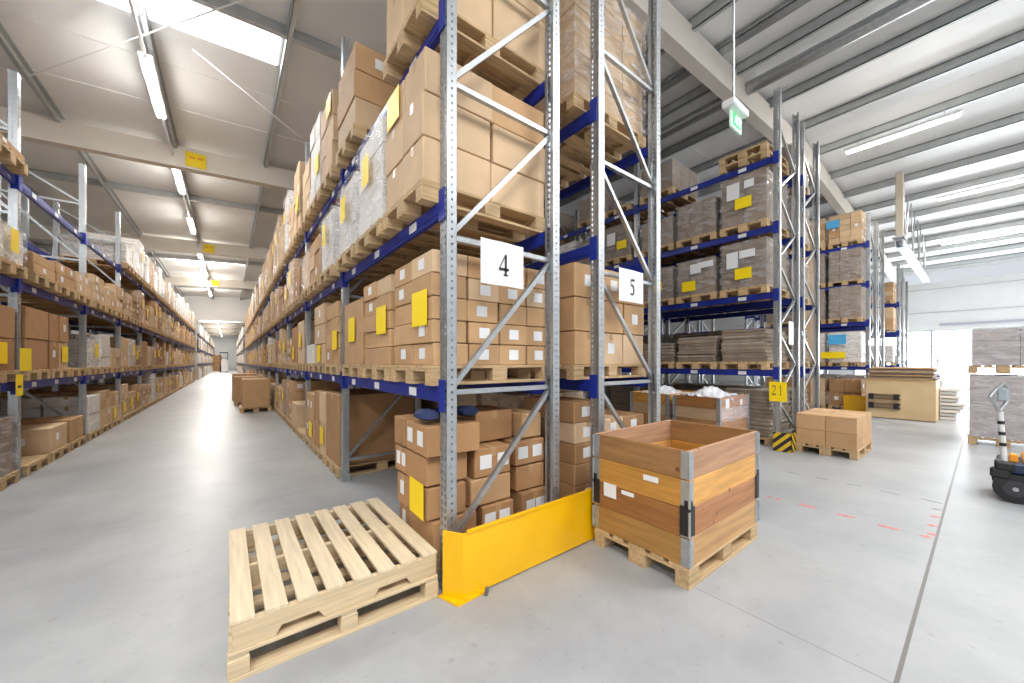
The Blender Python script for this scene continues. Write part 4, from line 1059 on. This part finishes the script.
# dark blue bags on the heap
b = MB(); q = random.Random(8)
for k_ in range(3):
    x, y, z = 1.17 + k_ * .17, 2.56 + .05 * (k_ % 2), 1.115
    n = 10; vs_ = []; fs_ = []
    for i in range(n):
        for j in range(6):
            a, c = 2 * math.pi * i / n, math.pi * j / 5
            rr_ = 1 + q.uniform(-.15, .15)
            vs_.append((x + .085 * rr_ * math.cos(a) * math.sin(c), y + .14 * rr_ * math.sin(a) * math.sin(c), z + .045 * math.cos(c)))
    for i in range(n):
        for j in range(5): fs_.append((i * 6 + j, i * 6 + j + 1, ((i + 1) % n) * 6 + j + 1, ((i + 1) % n) * 6 + j))
    o = MB().add([(u - x, v_ - y, ww - z + .02) for u, v_, ww in vs_], fs_).build('work_bag', mat('navy_fabric', (.012, .025, .09), .7), None, (x, y, z), True)
    tag(o, '%s dark blue crumpled bag on top of the floor heap' % ('left', 'middle', 'right')[k_], 'bag', 'dark blue bags')

# ------------------------------------------------------------ two pale pallets in the foreground
def stringer_profile(L, h, notch=.23, nh=.045):
    p = [(0, 0)]
    for c in (L * .27, L * .73):
        p += [(c - notch / 2, 0), (c - notch / 2 + .03, nh), (c + notch / 2 - .03, nh), (c + notch / 2, 0)]
    return p + [(L, 0), (L, h), (0, h)]
e = empty('pallet', (.54, 2.80, .146), 'upper pale pallet with eight long slats, lying on another', 'pallet', 'pale pallets in the foreground', rz=.004)
for k_ in range(8):
    x = -.49 + k_ * .14
    MB().box(x - .049, x + .049, -.605, .605, .125, .145, 0, .002).build('deck_slat', PINE_Y, e)
for y in (-.585, 0, .585):
    M = Matrix(((1, 0, 0, -.53), (0, 0, -1, y), (0, 1, 0, .0), (0, 0, 0, 1)))
    MB().prism(stringer_profile(1.06, .124), -.02, .02, M).build('stringer', PINE_X, e)
e = empty('pallet', (.54, 2.79, 0), 'lower pale pallet beneath the eight-slat one, boards crosswise', 'pallet', 'pale pallets in the foreground', rz=-.006)
for k_ in range(7):
    y = -.56 + k_ * 1.12 / 6
    MB().box(-.54, .54, y - .048, y + .048, .125, .144, 0, .002).build('deck_slat', PINE_X, e)
for x in (-.50, 0, .50):
    MB().box(x - .04, x + .04, -.6, .6, .105, .125).build('runner', PINE_Y, e)
    for y in (-.56, 0, .56): MB().box(x - .045, x + .045, y - .045, y + .045, .022, .105, 0, .003).build('block', PINE_X, e)
for y in (-.56, 0, .56): MB().box(-.54, .54, y - .048, y + .048, 0, .022, 0, .002).build('bottom_board', PINE_X, e)

# ------------------------------------------------------------ plywood crate and sheets behind it
PLY = mat('plywood', (.72, .52, .28), .55, noise=.08, nscale=2)
e = empty('plywood_crate', (14.7, 1.42, 0), 'large plain plywood crate standing before the bright end wall', 'crate')
MB().box(-.62, -.6, -.66, .62, .02, 1.06, 0).box(.6, .62, -.66, .62, .02, 1.06).box(-.6, .6, -.66, -.64, .02, 1.06).box(-.6, .6, .60, .62, .02, 1.06).build('side_panel', PLY, e)
MB().box(-.6, .6, -.64, .60, .98, 1.0).build('lid', PLY, e)
for z in (.28, .52): 
    MB().box(-.68, -.62, -.05, .56, z, z + .04).box(-.68, -.62, -.05, .56, z + .10, z + .14).build('rail', mat('dark_rail', (.16, .10, .06), .6), e)
    for y in (0, .48): MB().box(-.69, -.62, y - .02, y + .08, z - .01, z + .15).build('bracket', BLACK, e)
q = random.Random(2)
for k_ in range(10):
    tag(MB().box(-.62, .62, -.62 + q.uniform(-.05, .05), .6 + q.uniform(-.08, .03), 0, .028, 0).build('cardboard_sheet', FC[k_ % 2] if k_ % 3 else CARD[0], None, (14.7 + q.uniform(-.04, .04), 1.42, 1.061 + k_ * .032)),
        '%s flat cardboard sheet up of the pile on the plywood crate' % ORD[k_], 'cardboard sheet', 'sheets on the plywood crate')
b = MB()
for y in (-.55, .2): b.cyl((0, y, 0), (0, y, .30), .012, 6)
b.cyl((0, -.55, .30), (0, .2, .30), .012, 6).cyl((0, -.55, .18), (0, .2, .18), .012, 6).box(-.02, .02, -.6, .25, -.01, .0)
tag(b.build('wire_rail', STEEL, None, (14.4, 1.3, 1.395)), 'thin metal rail standing on the pile over the plywood crate', 'rail')
b = MB(); q = random.Random(6)
for k_ in range(9):
    b.box(-.3, .3, -.2 + q.uniform(-.12, .08), .12, k_ * .095, k_ * .095 + .07, k_ % 2, .01)
tag(b.build('paper_bale', [CARD[3], mat('bale_grey', (.5, .5, .5), .6)], None, (15.3, .62, 0)), 'ragged bale of grey paper beside the plywood crate', 'bale')
tag(MB().box(-.3, .3, -.2, .2, 0, .14, 0, .02).box(-.25, .25, -.15, .15, .12, .16).build('blue_crate', BLUE, None, (16.6, 1.0, 1.0)), 'blue plastic crate by the end of the plywood crate', 'crate')
tag(MB().box(-.3, .3, -.25, .25, 0, 1.0, 0, .01).build('pedestal', CARD[3], None, (16.6, 1.0, 0)), 'pale box under the blue plastic crate', 'box')
# bright sheets in the far right racks
tag(MB().box(-.006, -.002, -.16, .16, -.12, .12).build('blue_sheet', SKYBLUE, None, (15.36, 3.0, 5.95)), 'round blue sheet on the top load of the far right rack', 'sheet')
tag(MB().box(-.006, -.002, -.22, .22, -.15, .15).build('blue_sheet', SKYBLUE, None, (15.36, 2.9, 2.25)), 'blue sheet on the bundled white goods of the far right rack', 'sheet')
tag(MB().box(-.006, -.002, -.3, .3, -.1, .1).build('yellow_card', YELLOW, None, (15.36, 3.0, 1.75)), 'yellow card under the blue sheet in the far right rack', 'sheet')
tag(MB().box(-.006, .05, -.17, .17, 0, 3.6).build('tall_board', CARD[1], None, (15.25, 3.6, 1.55)), 'tall pale board standing upright across two shelves of the far rack', 'board')

# ------------------------------------------------------------ pallet truck at the right edge
e = empty('pallet_truck', (6.75, -.2, 0), 'dark hand truck with black wheel and yellow deck, cut by the right edge', 'pallet truck')
def wheel(par, x, y, r, wd):
    w_ = MB(); w_.cyl((x - wd / 2, y, r), (x + wd / 2, y, r), r, 28).build('wheel', BLACK, par, smooth=True)
    h = MB(); h.cyl((x - wd / 2 - .008, y, r), (x + wd / 2 + .008, y, r), r * .55, 20)
    for k_ in range(6):
        a = k_ * math.pi / 3; h.cyl((x - wd / 2 - .014, y + r * .38 * math.cos(a), r + r * .38 * math.sin(a)), (x - wd / 2 - .006, y + r * .38 * math.cos(a), r + r * .38 * math.sin(a)), .012, 8)
    h.build('wheel_hub', mat('hub_dark', (.04, .04, .045), .35), par, smooth=True)
    MB().cyl((x - wd / 2 - .02, y, r), (x - wd / 2 - .006, y, r), .022, 10).build('wheel_axle', STEEL, par)
wheel(e, 0, 0, .155, .07); wheel(e, .5, -.0, .155, .07)
MB().box(-.02, .52, -.75, .12, .31, .43, 0, .02).build('chassis', DARKBLUE, e)
MB().box(.0, .5, -.8, -.05, .43, .50, 0, .015).build('deck', ORANGE, e)
MB().box(.05, .12, -.02, .04, .43, .52, 0, .01).build('grip_knob', ORANGE, e)
MB().box(-.06, .14, .0, .14, .34, .44, 0, .02).box(-.06, .06, .03, .17, .25, .36, 0, .02).build('swivel_head', BLACK, e)
MB().cyl((.02, .07, .43), (.02, .10, .98), .022, 12).build('pull_bar', mat('light_grey_enamel', (.7, .7, .68), .4), e, smooth=True)
for z in (.62, .74, .86): MB().cyl((.02, .07 + (z - .43) * .055, z - .018), (.02, .07 + (z - .43) * .055, z + .018), .026, 12).build('clamp_band', BLACK, e)
hl = MB(); pts = [(.02, .105, .98), (.0, .14, 1.08), (-.04, .17, 1.14), (-.02, .12, 1.24), (.02, .08, 1.30), (.06, .05, 1.24), (.05, .05, 1.10), (.02, .10, .99)]
for a, c in zip(pts, pts[1:]): hl.cyl(a, c, .016, 8)
hl.build('handle_loop', STEEL, e, smooth=True)
MB().box(.0, .04, .05, .12, 1.10, 1.24, 0, .01).build('release_lever', mat('lever_grey', (.35, .42, .44), .4), e)

# ------------------------------------------------------------ distant forklift at the end of the left aisle
e = empty('forklift', (-.6, 70, 0), 'small distant forklift at the far end of the left aisle', 'forklift')
MB().box(-.5, .5, -.2, 1.5, .25, 1.1, 0, .05).build('chassis', DARKBLUE, e)
MB().box(-.5, -.42, -.3, -.2, .1, 3.0).box(.42, .5, -.3, -.2, .1, 3.0).box(-.5, .5, -.3, -.2, 2.85, 3.0).build('mast', BLACK, e)
MB().box(-.5, .5, 0, 1.3, 2.1, 2.17).box(-.48, -.42, .0, .06, 1.1, 2.1).box(.42, .48, .0, .06, 1.1, 2.1).box(-.48, -.42, 1.2, 1.26, 1.1, 2.1).box(.42, .48, 1.2, 1.26, 1.1, 2.1).build('overhead_guard', BLACK, e)
for x in (-.3, .2): MB().box(x, x + .1, -1.4, -.3, .1, .15).build('fork', BLACK, e)
for x in (-.52, .38):
    for y in (.1, 1.2): MB().cyl((x, y, .25), (x + .14, y, .25), .25, 14).build('wheel', BLACK, e)
tag(MB().box(-.4, .4, -.5, .5, 0, 1.6, 0, .02).build('white_load', WHITE, None, (-.5, 69.1, .152)), 'white load on the forks of the distant forklift', 'load')
